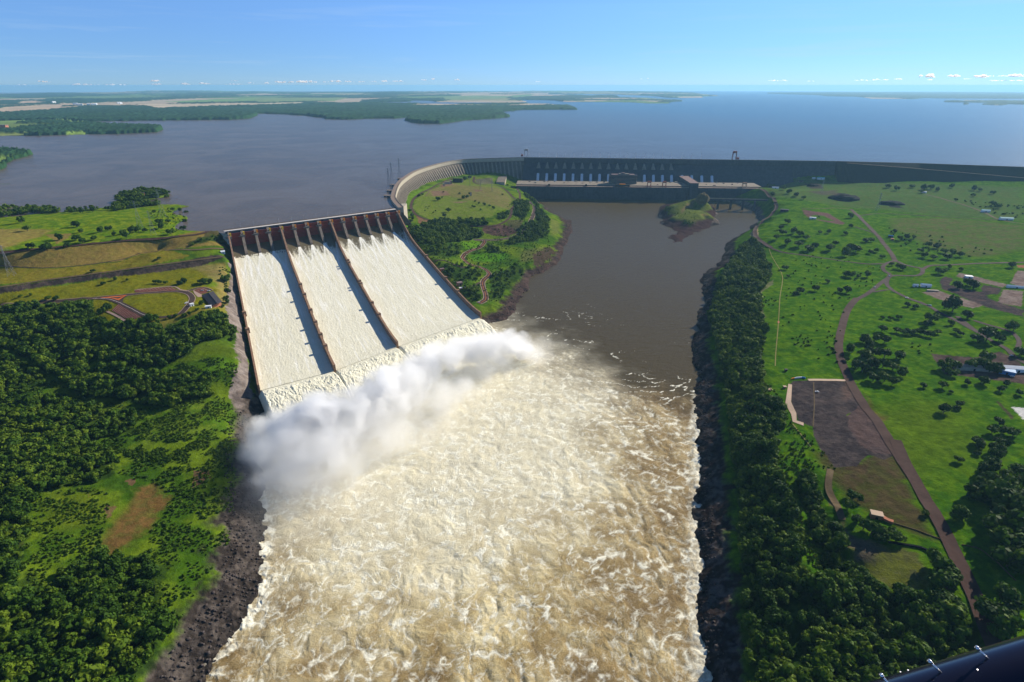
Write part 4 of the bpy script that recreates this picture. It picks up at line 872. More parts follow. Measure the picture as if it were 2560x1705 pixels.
trees('O', [930,335,5, 1050,320,6.5, 1210,400,4, 1390,430,4, 1270,345,4], 'small tree on the grass below the sheds', 'small trees below the sheds')
trees('O', [545,360,4.5], 'small tree with a long shadow nearest the large clump on the lawn', None); trees('O', [705,365,5.5], 'round tree on the lawn just below the paved yard', None); trees('O', [770,415,2.8], 'tiny tree on the lawn below the round tree by the yard', None)
trees('O', [715,588,6.5], 'lone dark round tree in the middle of the open lawn', None); trees('O', [865,530,4.5, 832,562,4], 'tree of the loose pair right of the lone round tree', 'pair right of the lone round tree'); trees('O', [850,1015,5], 'lone low bush like tree on the lower open lawn', None)
trees('O', [1215,690,6, 1150,765,6, 1250,760,6, 1340,790,7, 1020,860,6, 1070,900,6, 1190,850,5, 1240,875,6, 1200,925,7, 1200,990,8, 1010,965,4, 1090,1055,9, 1110,1110,8], 'tree of the open grove right of the wide lawn', 'trees of the open grove right of the lawn')
trees('O', [1130,1190,10, 1060,1270,10, 1230,1220,11, 1150,1300,12, 1010,1330,9, 1280,1150,6, 1380,1100,8, 1400,1230,12, 1300,1300,12, 1250,1390,14, 1370,1400,14, 1390,1500,12], 'tall broad tree of the dense dark grove at the right edge', 'trees of the dense grove at the right edge')
trees('O', [860,1480,7, 832,1530,5.5], 'tree of the pair beside the road below the dense grove', 'pair beside the road')
trees('G', [2090,540,13, 2160,500,13, 2210,580,13, 2110,650,13, 2190,690,13, 2225,780,12, 2150,760,12], 'huge dark tree in the mass beside the fence line at the right edge', 'huge trees by the right fence line')
trees('G', [1690,780,10, 1735,830,9, 1680,880,10, 1740,930,10, 1700,1000,8, 1770,1030,8, 1790,890,6], 'tree of the dark grove between the lower field and the road', 'trees between lower field and road')
trees('G', [2010,1090,10, 2060,1130,11, 2130,1100,10, 2150,1180,10, 2080,1215,8, 2180,1040,9, 2110,990,8], 'tree of the dark clump right of the road near the helicopter skid', 'trees right of the road near the skid'); trees('G', [2042,1217,3], 'small clipped round shrub at the road junction near the skid', None)
trees('G', [1120,350,5, 1160,372,5, 1100,420,5, 1200,545,7, 1250,580,7, 1350,600,7, 1420,622,6, 1300,620,6, 1150,500,5, 1590,470,3], 'tree of the hedge line along the lower edge of the brown field', 'trees along the brown field')
trees('E', [230,570,9, 190,650,10, 280,640,10, 330,660,9, 230,720,10, 320,740,11, 380,690,9, 400,770,11, 450,760,9, 580,770,11, 620,740,8, 700,810,11, 790,780,11, 740,770,9, 170,610,8, 140,690,8], 'tree of the dark wood between the riverside road and the main road', 'trees of the wood by the riverside road')
trees('E', [490,650,6, 560,650,6, 910,710,8, 870,718,7, 740,520,8, 700,660,6, 740,600,6, 480,525,3, 950,800,6, 1000,850,5, 900,810,6], 'tree dotted over the lawn left of the upper main road', 'trees left of the upper main road')
trees('E', [200,940,7, 232,1015,4, 740,1000,8, 690,990,7, 880,1000,8, 800,1010,6, 330,1125,8, 290,1148,6, 450,1110,7, 550,1055,5, 710,1122,8, 650,1128,5], 'tree scattered over the meadow between the cliff wood and the main road', 'trees of the riverside meadow')
trees('E', [1150,700,7, 1200,690,7, 1260,690,7, 1380,750,8, 1450,760,8, 1500,800,8, 1580,820,9, 1540,850,8, 1640,830,8, 1320,800,7, 1350,840,7, 1420,852,8, 1110,640,6, 1230,720,6], 'tree of the scrub wood on the pale field right of the main road', 'trees of the scrub wood on the pale field')
trees('E', [1080,910,6, 1130,930,7, 1170,942,6, 1480,970,9, 1640,950,5, 1560,935,5], 'tree on the islands of the ring road', 'trees on the ring road islands'); trees('E', [2070,915,9], 'single round tree beside the straight road at the right edge', None); trees('E', [1700,1065,9, 1620,1080,9, 1760,1085,9], 'tree of the clump in the middle of the dark paved yard', 'trees in the dark yard')
trees('E', [1040,265,11, 1122,290,12, 1250,270,8, 1330,280,12, 1400,275,12, 1440,300,9, 1570,268,9, 1750,290,9, 1800,300,9, 1900,325,8, 1600,385,7, 1320,320,9, 1740,350,8, 1900,420,9, 1950,440,8], 'tree on the grass below the rockfill embankment', 'trees below the embankment')
trees('E', [30,235,9, 70,240,9, 110,250,9, 120,320,10, 190,300,9, 240,320,9, 300,345,9, 60,260,8, 360,370,8], 'tree of the dark clump at the foot of the right wing dam', 'trees at the foot of the right wing dam')
trees('P', [40,290,4, 230,215,3.5, 430,240,3, 880,270,5, 950,285,4, 1040,285,4, 1270,285,5, 1350,255,5.5, 1650,270,7, 1720,262,6, 1600,268,5], 'small tree on the yellow lawn above the visitor car park', 'trees on the yellow lawn')
trees('P', [1960,190,6, 2020,165,6, 2000,230,5, 2030,430,5, 2000,500,5, 2000,575,4.5, 1950,670,4], 'bushy tree on the brink above the bare slope beside the chute', 'trees on the brink beside the chute')
trees('P', [1610,620,4, 1540,710,3, 1110,820,3.5, 1190,810,3.5, 1330,790,4, 1410,770,4, 910,910,4], 'small tree on the lower edge of the visitor car park', 'small trees by the visitor car park')
trees('P', [740,880,8, 660,900,7, 830,850,7, 800,940,7], 'large tree overhanging the lower parking bays', 'trees overhanging the parking bays'); trees('P', [100,680,8, 30,740,6], 'dark tree on the yellow grass beside the parking bays', 'trees beside the parking bays')
trees('P', [2110,1050,7], 'single tree on the bare slope halfway down beside the chute', None); trees('H', [360,300,5, 420,305,5, 150,290,3.5, 230,285,3], 'tree beside the entrance road of the viewpoint', 'trees beside the viewpoint road'); trees('H', [700,100,4], 'single small tree on the narrow terrace above the rock wall', None)
trees('A', [100,1060,9, 180,1060,9, 260,1055,9, 330,1050,9, 50,1080,8, 420,1055,7, 540,1050,7, 620,1050,7, 700,1040,8, 810,1030,6, 880,1030,8, 940,1010,9, 1000,1005,9, 1060,1000,8, 1110,1000,7, 1180,995,6], 'tree in the line along the reservoir shore', 'trees along the reservoir shore')
trees('A', [890,965,9, 960,960,9, 930,935,8, 1010,920,9, 1080,960,8, 1150,920,9, 1170,932,9, 1250,925,7, 1110,945,7], 'tree on the low islet in the reservoir', 'trees on the islet')
trees('A', [160,1120,8, 200,1175,7, 575,1140,8, 610,1195,5, 760,1195,7, 820,1180,6, 440,1250,7, 570,1250,7, 620,1265,6, 700,1245,7, 330,1290,9, 230,1290,7, 500,1290,6, 860,1220,6, 930,1210,7, 1000,1190,9, 1040,1185,8, 950,1230,7, 1090,1195,5], 'tree on the bright grass behind the earth dam', 'trees behind the earth dam')
trees('A', [1200,1130,8, 1210,1160,8, 1265,1120,6, 1290,1210,7, 1380,1180,7, 1160,1050,5, 1300,1030,6, 1350,1030,6, 1400,1050,6, 1395,1110,6], 'tree beneath the pylons on the reservoir point', 'trees beneath the pylons'); trees('A', [1195,1385,4], 'single bush on the low mound below the earth dam', None)
trees('C', [710,645,8, 665,695,6], 'spreading tree on the sunlit plateau meadow', 'spreading trees on the plateau meadow'); trees('C', [610,535,7, 650,520,4, 450,490,6, 420,502,5, 860,520,7, 900,515,6, 920,485,5, 820,485,4, 660,470,3, 820,718,6, 1240,490,3], 'tree among the bare patches of the plateau', 'trees among the plateau ruins')
trees('C', [940,607,4, 968,614,4], 'round tree of the pair alone on the meadow', 'pair alone on the meadow'); trees('C', [490,615,2.5, 520,610,2.5, 480,650,2.5, 580,655,2.5, 505,630,2, 560,670,2.5, 1025,642,3], 'low shrub dotted on the plateau meadow', 'shrubs on the plateau meadow')
trees('C', [970,560,4, 1010,575,5, 1060,590,5, 1110,602,5, 1150,622,5], 'tree in the diagonal line across the plateau', 'trees of the diagonal line'); trees('C', [880,330,9, 920,320,8, 850,332,7, 1290,400,5], 'tree at the foot of the curved dam', 'trees at the foot of the curved dam'); trees('C', [340,690,7, 330,650,6, 362,720,6, 345,740,5], 'tree beside the tall end block of the dam', 'trees beside the end block')
# ---- small shrubs dotted on the right-bank lawns
def scatter(P, sp, n=None, jit=.48):
    x = np.arange(P[:,0].min(), P[:,0].max(), sp); y = np.arange(P[:,1].min(), P[:,1].max(), sp); X, Y = np.meshgrid(x, y); X = X.ravel()+rng.uniform(-jit, jit, X.size)*sp; Y = Y.ravel()+rng.uniform(-jit, jit, Y.size)*sp
    k = inpoly(X, Y, P); X, Y = X[k], Y[k]
    if n and len(X) > n: q = rng.permutation(len(X))[:n]; X, Y = X[q], Y[q]
    return np.stack([X, Y, hr(X, Y)], 1)
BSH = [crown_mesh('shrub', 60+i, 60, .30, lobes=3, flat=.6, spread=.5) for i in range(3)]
def shrubs(P, n, label, group, r0=1.4, r1=2.6, sp=7):
    for p in scatter(P, sp, n):
        o = link('shrub', random.choice(BSH)); s = random.uniform(r0, r1); o.location = (p[0], p[1], p[2]+s*.3); o.scale = (s, s, s*random.uniform(.8, 1.2)); o.rotation_euler.z = random.uniform(0, 6.28); tag(o, label, 'shrub', group)
shrubs(area('F', [640,190, 900,200, 1240,260, 1240,360, 1050,460, 1000,560, 960,800, 980,900, 850,860, 690,760, 620,640, 640,380]), 120, 'small dark shrub dotted over the bright meadow left of the main road', 'shrubs dotted over the riverside meadow')
shrubs(area('F', [500,440, 590,450, 590,520, 510,500]), 10, 'small shrub in the patch beside the mown strip', 'shrubs beside the mown strip'); shrubs(area('F', [690,690, 800,700, 790,760, 690,750]), 16, 'small shrub in the dense patch in the lower meadow', 'shrubs of the dense patch', sp=5)
shrubs(area('F', [900,670, 960,680, 960,860, 890,800]), 18, 'small shrub close along the left verge of the main road', 'shrubs along the road verge', sp=6); shrubs(area('F', [1380,700, 1560,730, 1560,780, 1420,820]), 8, 'low shrub on the grass between clump and yard', 'shrubs between clump and yard')
shrubs(area('E', [1050,620, 1300,650, 1900,800, 1800,860, 1300,860, 1120,780]), 40, 'dark shrub in the scrub of the pale field', 'shrubs of the pale field', 2, 3.5)
shrubs(area('E', [1600,380, 2156,440, 2156,560, 1900,500]), 45, 'shrub in the rough ground below the embankment', 'shrubs below the embankment', 2.5, 4.5, 10)
# ---- closed woods
WT = []
for r, fl, sp, r0, r1 in WOODS:
    P = scatter(area(r, fl), sp); WT.append(np.c_[P, rng.uniform(r0, r1, len(P))])
WT = np.vstack(WT); WT = WT[(WT[:,2] > RIVER+4)]; RDL = catmull(ground('G', [1395,0, 1460,150, 1560,330, 1650,480, 1725,620, 1800,780, 1870,930, 1930,1060, 1990,1230, 2060,1400, 2140,1600]), 6); WT = WT[segdist(WT[:,0], WT[:,1], RDL) > 13]
cl = fbm(WT[:,0], WT[:,1], 45, 3); WT = WT[cl > -.42]; cl = fbm(WT[:,0], WT[:,1], 30, 2)
WT[:,3] *= 1.2*np.clip(1+.8*cl, .55, 1.6)
d = np.hypot(WT[:,0], WT[:,1])/WT[:,3]; order = np.argsort(d); inview = np.abs(WT[:,0]/WT[:,1]) < 1.25
near = [i for i in order if inview[i] and WT[i,1] > 285][:300]
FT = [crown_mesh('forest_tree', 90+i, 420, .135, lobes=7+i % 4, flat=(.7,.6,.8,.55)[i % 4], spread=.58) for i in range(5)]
GL = ('broad leafy tree of the wood covering the left slope', 'trees of the wood on the left slope'); GR = ('broad leafy tree of the wood along the right cliff top', 'trees of the wood along the right cliff')
for i in near:
    p = WT[i]; o = link('forest_tree', random.choice(FT)); s = p[3]; o.location = (p[0], p[1], p[2]+s*.62); o.scale = (s, s, s*random.uniform(.9, 1.3)); o.rotation_euler.z = random.uniform(0, 6.28)
    tag(o, *((GL[0], 'tree', GL[1]) if p[0] < 0 else (GR[0], 'tree', GR[1])))
far = np.setdiff1d(np.arange(len(WT)), near)
def merged(name, pts, protos, lift, tbase=0.0, tvar=.25, label=None):
    VV = []; FF = []; TT = []; off = 0; patch_t = .30*fbm(pts[:,0], pts[:,1], 70, 3); kk = -1
    for p in pts:
        kk += 1; V, Fq, T, CV, CF = protos[rng.integers(len(protos))]; s = p[3]; a = rng.uniform(0, 6.28); cs, sn = math.cos(a), math.sin(a)
        A = V if CV is None else np.vstack([V, CV]); X = A[:,0]*cs-A[:,1]*sn; Y = A[:,0]*sn+A[:,1]*cs; hz = rng.uniform(.85, 1.3)
        VV.append(np.stack([p[0]+X*s, p[1]+Y*s, p[2]+s*lift+A[:,2]*s*hz], 1)); tv = rng.normal()*tvar+tbase+patch_t[kk]
        TT.append(np.clip((T if CV is None else np.r_[T, np.full(len(CV), .35)])+tv, 0, 1)); FF.append(Fq+off)  # darker tint on the filler blobs paints the crown's inner shade
        if CF is not None: FF.append(CF+off)
        off += len(A)
    VV = np.vstack(VV); FF = np.vstack(FF); TT = np.concatenate(TT)
    FF[:,3] = np.where(FF[:,3] == FF[:,2], FF[:,2], FF[:,3])
    q = FF[FF[:,3] != FF[:,2]]; t3 = FF[FF[:,3] == FF[:,2]][:,:3]; FQ = np.vstack([np.c_[q[:,0], q[:,1], q[:,2]], np.c_[q[:,0], q[:,2], q[:,3]], t3])
    o = link(name, mesh_np(name, VV, FQ, False, {'tint': TT}), M_leaf); tag(o, label, None, None, 'stuff'); return o
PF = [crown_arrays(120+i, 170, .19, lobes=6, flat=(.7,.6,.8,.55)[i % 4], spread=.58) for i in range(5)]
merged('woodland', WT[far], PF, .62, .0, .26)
# ---- undergrowth on the rough slopes
UG = []
for r, fl, n in (('H', [900,830, 1400,805, 1780,780, 1790,890, 1740,1000, 1600,920, 1250,895, 1150,840], 500), ('H', [1040,1150, 1300,1130, 1700,1060, 1780,1200, 1740,1400, 1700,1560, 800,1560, 760,1400, 1000,1340], 1500), ('H', [0,700, 300,860, 620,1070, 1000,1140, 980,1170, 500,1090, 0,1010], 800),
    ('L', [700,100, 1450,40, 1480,300, 1440,700, 1300,900, 1150,1150, 1000,1300, 1080,1250, 1000,1050, 1050,860, 860,800, 960,600, 1060,430, 990,330, 740,250], 1600), ('L', [180,500, 250,400, 560,340, 700,400, 640,700, 560,830, 250,1000, 120,850], 700),
    ('C', [430,960, 1050,950, 1300,930, 1700,900, 1700,1050, 1350,1300, 1200,1560, 960,1560], 1400), ('C', [1330,560, 1560,560, 1720,740, 1700,900, 1300,1000, 1100,950], 700), ('G', [640,170, 780,190, 880,420, 1000,640, 1050,850, 930,980, 800,830, 720,600, 650,330], 700), ('F', [500,900, 640,1110, 700,1230, 900,1400, 960,1500, 620,1568, 600,1290, 640,1200, 520,1060], 250),
    ('A', [1120,1040, 1410,1020, 1390,1200, 1150,1220], 250), ('P', [1900,60, 2080,60, 2040,300, 1990,650, 1940,640, 1990,300, 1900,200], 120), ('U', [250,900, 600,830, 620,1000, 640,1230, 450,1200, 300,1100], 120)):
    Pq = area(r, fl); A = abs(.5*np.sum(Pq[:,0]*np.roll(Pq[:,1], -1)-Pq[:,1]*np.roll(Pq[:,0], -1))); P = scatter(Pq, max(3.0, math.sqrt(A/n))); P = P[fbm(P[:,0], P[:,1], 22, 3) > -.12]; UG.append(np.c_[P, rng.uniform(.9, 2.3, len(P))])
UG = np.vstack(UG); UG = UG[UG[:,2] > RIVER+9]
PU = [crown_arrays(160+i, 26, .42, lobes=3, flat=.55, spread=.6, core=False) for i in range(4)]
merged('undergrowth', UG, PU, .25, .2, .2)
print('woods', len(WT), 'undergrowth', len(UG))
# ================================================================= roads and paths
M_road = simple('reddish_asphalt', (.066,.036,.028), .9, .22, .25, .03); M_road2 = simple('grey_asphalt', (.062,.040,.034), .9, .2, .3, .03)
M_track = simple('dirt_track', (.12,.085,.045), .95, .25, .3, .05); M_line = simple('orange_marking', (.55,.13,.025), .7, .15, .5, .01); M_wline = simple('white_marking', (.60,.55,.50), .7, .15, .5, .01); M_fence = simple('worn_path', (.22,.20,.06), .9, .2, .4, .02); M_bays = simple('red_brown_paving', (.14,.052,.038), .9, .2, .4, .02); M_kerb = simple('kerb_stone', (.36,.25,.20), .85, .15, .5, .02)
def ribbon(name, P, width, mat, lift=.45, nx=4, kind='structure', closed=False):
    P = resample(P, 2.5); N = normals2(P); o = np.linspace(-.5, .5, nx+1)*width
    X = P[:,0,None]+N[:,0,None]*o; Y = P[:,1,None]+N[:,1,None]*o; Z = height(X, Y); Zc = np.maximum(Z, Z.mean(1, keepdims=True)-.2)+lift
    V = np.stack([X, Y, Zc], -1).reshape(-1, 3); ob = link(name, mesh_np(name, V, grid_faces(len(P), nx+1)[:, ::-1], True), mat); tag(ob, kind=kind); return ob
def road(r, flat, w, mat=None, name='road', line=None, lift=.45, kerb=0):
    G_ = ground(r, flat); P = catmull(G_, 6); o = ribbon(name, P, w, mat or M_road, lift)
    if line: ribbon('road_marking', P, .55, line, lift+.06, 1)
    if kerb:
        n = normals2(resample(P, 2.5)); R = resample(P, 2.5)
        for sg in (-1, 1): Q = R.copy(); Q[:,:2] += n*sg*(w/2+.5); ribbon('kerb', Q, .9, M_kerb, lift+.12, 1)
    return P
def patch(name, r, flat, mat, lift=.4, P=None):
    P = ground(r, flat) if P is None else P; sp = max(2.5, min(6, np.ptp(P[:,0])/14)); me = bpy.data.meshes.new(name); bm = bmesh.new()
    R = np.vstack([resample(np.vstack([P[i], P[(i+1) % len(P)]]), sp)[:-1] for i in range(len(P))]); ins = scatter(P, sp*1.3, None, .2); k = segdist(ins[:,0], ins[:,1], P, True) > sp*.6; ins = ins[k]
    from mathutils.geometry import delaunay_2d_cdt
    pts = [Vector(p[:2]) for p in R]+[Vector(p[:2]) for p in ins]; n = len(R)
    v, e, f, *_ = delaunay_2d_cdt(pts, [(i, (i+1) % n) for i in range(n)], [list(range(n))], 1, .01)
    A = np.array([q[:] for q in v]); Z = height(A[:,0], A[:,1])+lift
    me.from_pydata([(a[0], a[1], z) for a, z in zip(A, Z)], [], [list(t) for t in f]); me.update()
    if len(me.polygons) and sum(p.normal.z for p in me.polygons) < 0: me.flip_normals()
    return tag(link(name, me, mat), kind='structure')
road('E', [745,468, 790,510, 850,570, 930,650, 990,720, 1050,800, 1090,860, 1112,900], 10)
road('E', [1105,890, 1045,905, 1005,935, 1015,970, 1060,1000, 1040,1040, 1035,1080, 1070,1120, 1140,1160, 1250,1210, 1380,1260, 1480,1320, 1600,1375, 1700,1430, 1790,1480], 7.5, M_road2)
road('E', [1112,890, 1165,915, 1235,935, 1310,950, 1330,975, 1300,1005, 1220,1012, 1130,1008, 1065,1015], 7.5, M_road2); road('E', [1320,965, 1385,930, 1500,924, 1700,915, 1900,908, 2180,902], 7.5)
road('E', [1065,1015, 990,1070, 900,1142, 790,1205], 8, M_road2); road('F', [1085,455, 1025,530, 990,640, 972,740, 985,830, 1015,905, 1060,1000, 1120,1100, 1200,1200, 1270,1310, 1340,1420, 1420,1540], 11)
road('G', [1395,0, 1460,150, 1560,330, 1650,480, 1725,620, 1800,780, 1870,930, 1930,1060, 1990,1230, 2060,1400, 2140,1600], 11)
road('E', [430,855, 600,880, 780,905, 900,916, 1010,912], 5.5, M_road2); road('U', [1560,645, 1660,650, 1760,745, 1850,800, 1882,880, 1880,960, 1800,1065, 1650,1185, 1555,1280, 1550,1345, 1590,1410, 1690,1490, 1800,1560], 10); road('E', [0,722, 60,772, 200,822, 430,855], 6, M_road2)
road('E', [800,522, 950,505, 1150,510, 1500,530, 1900,555, 2010,552], 5); road('E', [1335,345, 1500,385, 1700,445, 1850,503, 1945,550, 2180,592], 6, M_track); road('E', [770,610, 850,635, 940,665], 5, M_road2); road('E', [340,462, 500,462, 620,458, 745,470], 5, M_track)
road('E', [920,1145, 1000,1132, 1070,1125], 5, M_road2); road('N', [1140,740, 1250,830, 1330,890, 1420,945, 1520,1010, 1640,1080, 1760,1150, 1860,1250, 2000,1330], 7, M_road2); road('N', [1340,790, 1500,840, 1750,910, 1850,970, 1900,1050, 1880,1130], 6, M_road2)
road('F', [545,150, 600,260, 628,330, 612,450, 603,600, 590,750, 583,870], 1.3, M_fence, 'path', lift=.3); road('F', [690,1225, 740,1290, 800,1365], 1.2, M_fence, 'path'); road('G', [975,190, 960,300, 1000,400, 1050,520], 6, M_track)
patch('path', 'F', [663,980, 686,985, 680,1090, 712,1160, 714,1205, 757,1218, 757,1237, 690,1212, 680,1165, 645,1095], M_beige); patch('path', 'F', [780,950, 1010,952, 1015,964, 790,962], M_beige); patch('path', 'F', [598,596, 609,596, 609,607, 598,607], M_brick)
road('F', [818,970, 822,1100, 815,1240], 1.2, M_track, 'path', lift=.3)
# peninsula roads
road('C', [760,332, 640,382, 520,445, 420,495, 362,552, 345,620, 380,680, 450,722, 530,750], 8); road('C', [965,322, 958,370, 1010,395, 1100,402, 1190,412, 1270,452, 1330,512, 1380,552, 1385,585, 1332,632, 1325,680, 1300,732, 1240,775, 1150,800, 1000,808, 920,805], 8, M_road, 'road', None)
road('C', [1340,420, 1400,470, 1410,530, 1388,575], 7); road('C', [1505,560, 1550,612, 1545,680, 1500,780, 1430,860, 1330,915, 1200,938, 1060,942, 960,940], 9, M_road2, kerb=1)
road('C', [1062,945, 1060,972, 1010,1020, 920,1050, 862,1090, 850,1120, 890,1160, 950,1190, 1040,1215, 1100,1255, 1105,1290, 1050,1345, 1050,1400, 1075,1480, 1070,1530, 1005,1562], 8, M_road2, line=M_line, kerb=1)
road('C', [575,1145, 680,1145, 760,1180, 850,1212, 940,1195], 5.5, M_road2); road('C', [1040,1350, 960,1390, 860,1410, 820,1412], 5.5, M_road2); road('C', [490,450, 520,470, 490,510], 4, M_track)
# left viewpoint
road('H', [-60,387, 150,368, 350,345, 600,325, 700,318, 850,305, 1000,290, 1200,274, 1330,266, 1410,278, 1448,310, 1440,350, 1400,400, 1365,435], 7.5, M_road2, kerb=1); road('H', [700,320, 820,326, 900,352, 960,382, 1050,430, 1115,458], 7.5, M_road2, line=M_wline); road('H', [975,292, 920,320, 905,350], 7, M_road2); road('H', [1110,457, 1200,463, 1300,452, 1365,432], 6, M_road2)
road('H', [1410,268, 1470,248, 1530,240, 1592,264], 6, M_road2, kerb=1)
patch('road_marking', 'P', [0,538, 430,497, 400,515, 300,582, 180,548], M_line, .62); patch('road', 'P', [165,540, 385,518, 290,556], M_road2, .70)
patch('car_park_paving', 'P', [550,425, 610,400, 1130,372, 1235,412, 1180,428, 570,455], M_bays, .5); patch('car_park_paving', 'P', [290,640, 655,830, 640,850, 490,910, 190,740], M_bays, .5)
for i in range(14):
    a = np.array([290,640])+np.array([365,195])*(i+.5)/14; b = np.array([185,745])+np.array([300,165])*(i+.5)/14; ribbon('road_marking', ground('P', [*a, *b]), .5, M_kerb, .6, 1)
for i in range(11):
    a = np.array([600,402])+np.array([535,-28])*i/10; b = a+np.array([55,32]); ribbon('road_marking', ground('P', [*a, *b]), .45, M_kerb, .6, 1)
road('P', [110,755, 300,845, 470,940], 3.5, M_kerb, 'path'); road('P', [545,420, 700,400, 1150,360, 1290,415, 1420,425], 2.4, M_kerb, 'path', lift=.5); patch('path', 'P', [1480,420, 1580,430, 1640,520, 1560,530, 1500,470], M_kerb, .4); patch('car_park_paving', 'P', [1560,395, 1650,370, 1740,430, 1680,470, 1600,480, 1500,430], M_bays, .45)
road('A', [-300,1395, 0,1370, 300,1335, 700,1295, 1000,1270, 1300,1245, 1550,1210, 1650,1195], 8, M_road, lift=.6); road('A', [0,1462, 400,1474, 900,1417, 1050,1367, 1200,1342], 2.5, simple('ditch_stone', (.06,.045,.035), .95, .3, .4, .05), 'path', lift=.3); road('H', [0,236, 300,188, 700,135, 1000,95, 1300,55, 1680,8], 4, M_track, lift=.3); road('A', [1240,1345, 1500,1340, 1700,1345], 5, M_track, lift=.3)
# ================================================================= powerhouse
pu = (PH_R2-PH_L)[:2]; PLEN = np.linalg.norm(pu); pu /= PLEN; pn = np.array([-pu[1], pu[0]])
if pn[1] < 0: pn = -pn
def pp(s, o): return PH_L[:2]+pu*s+pn*o
def pbox(mb, s0, s1, o0, o1, z0, z1):
    q = [pp(s0, o0), pp(s1, o0), pp(s1, o1), pp(s0, o1)]; return mb.hexa([(p[0], p[1], z0) for p in q], [(p[0], p[1], z1) for p in q])
def chain(r, x, y, z): p = at1(r, x, y, z); return float((p[:2]-PH_L[:2])@pu), float((p[:2]-PH_L[:2])@pn)
def onfront(r, x, y, o=0.0):  # height where a sight line meets the vertical plane at offset o
    d = rays(px(r, [x, y]))[0]; q = pp(0, o); n = pn; k = (q@n)/(d[:2]@n); return CZ+d[2]*k, float((d[:2]*k-PH_L[:2])@pu)
ph = empty('powerhouse', (*PH_L[:2], -112)); tag(ph, 'long low powerhouse with a pale flat roof and dark river wall below the main dam', 'powerhouse')
S0, S1_ = -70, PLEN+8
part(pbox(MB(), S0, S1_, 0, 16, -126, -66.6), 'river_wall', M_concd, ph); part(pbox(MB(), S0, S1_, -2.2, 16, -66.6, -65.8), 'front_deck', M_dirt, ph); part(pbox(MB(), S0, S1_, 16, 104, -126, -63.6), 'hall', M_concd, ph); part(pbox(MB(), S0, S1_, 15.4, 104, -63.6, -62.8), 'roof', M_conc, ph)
part(pbox(MB(), S0, S1_, 13.5, 15.2, -65.8, -64.6), 'rail_wall', M_dark, ph)
for s in np.arange(10, PLEN, 17.5): part(pbox(MB(), s, s+4.5, -2.0, 0, -126, -68), 'pilaster', M_concd, ph)
rv = random.Random(4)
for i in range(34):
    s = S0+20+(S1_-S0-40)*i/34+rv.uniform(-8, 8); o = rv.choice((30, 55, 80, 92)); part(pbox(MB(), s, s+rv.uniform(3, 9), o, o+rv.uniform(3, 7), -62.8, -62.8+rv.uniform(1, 4)), 'roof_vent', rv.choice((M_concw, M_dirt, M_concd, M_roofb)), ph)
# control block on the roof
cb = empty('control_building', (*pp(0, 40), -63)); tag(cb, 'five storey dark banded control building standing on the powerhouse roof', 'office building')
s0_ = chain('Q', 1305, 515, -63)[0]; s1_ = chain('Q', 1698, 515, -63)[0]; o_ = 52; zt, _ = onfront('Q', 1500, 402, o_)
part(pbox(MB(), s0_, s1_, o_, o_+26, -62.9, zt), 'wall', M_glass, cb); nf = 6
for i in range(nf+1): z = -62.6+(zt+62)*i/nf; part(pbox(MB(), s0_-1, s1_+1, o_-1.2, o_+27, z-.8, z+.5), 'floor_band', M_conc, cb)
part(pbox(MB(), s0_+8, s1_-8, o_+2, o_+24, zt+.5, zt+2.2), 'roof', M_roofb, cb); part(pbox(MB(), s0_+35, s1_-28, o_+4, o_+20, zt+2.2, zt+5), 'penthouse', M_conc, cb); part(pbox(MB(), (s0_+s1_)/2-6, (s0_+s1_)/2+6, o_+6, o_+16, zt+5, zt+8.5), 'plant_room', M_roofb, cb)
# tall shed at the right, ridge running back from the river face
zb, sb = onfront('U', 605, 548, -6); rc = at('U', [540,550, 672,550, 505,440, 362,440], zb)
sh = empty('crane_hall', (*rc[0,:2], -66)); tag(sh, 'tall grey hall with a long brown roof astride the right half of the powerhouse', 'hall')
def flatwalls(root, C, zt, zb, mat, roofmat, over=1.0, pitch=0):
    c = C[:,:2].mean(0); part(MB().hexa([(p[0], p[1], zb) for p in C], [(p[0], p[1], zt) for p in C]), 'wall', mat, root); R = c+(C[:,:2]-c)*(1+over*.03)
    part(MB().hexa([(p[0], p[1], zt) for p in R], [(p[0], p[1], zt+1.2) for p in R]), 'roof', roofmat, root)
flatwalls(sh, rc, zb-1, -125, M_concd, M_roofb)
fdir = (rc[1]-rc[0])[:2]; fdir /= np.linalg.norm(fdir); wl = (rc[3]-rc[0])[:2]; wl /= np.linalg.norm(wl); p = rc[0,:2]+wl*22-fdir*.3
part(MB().box((p[0], p[1], -74), (26, 1.0, 22), math.atan2(wl[1], wl[0])), 'door', M_dark, sh)
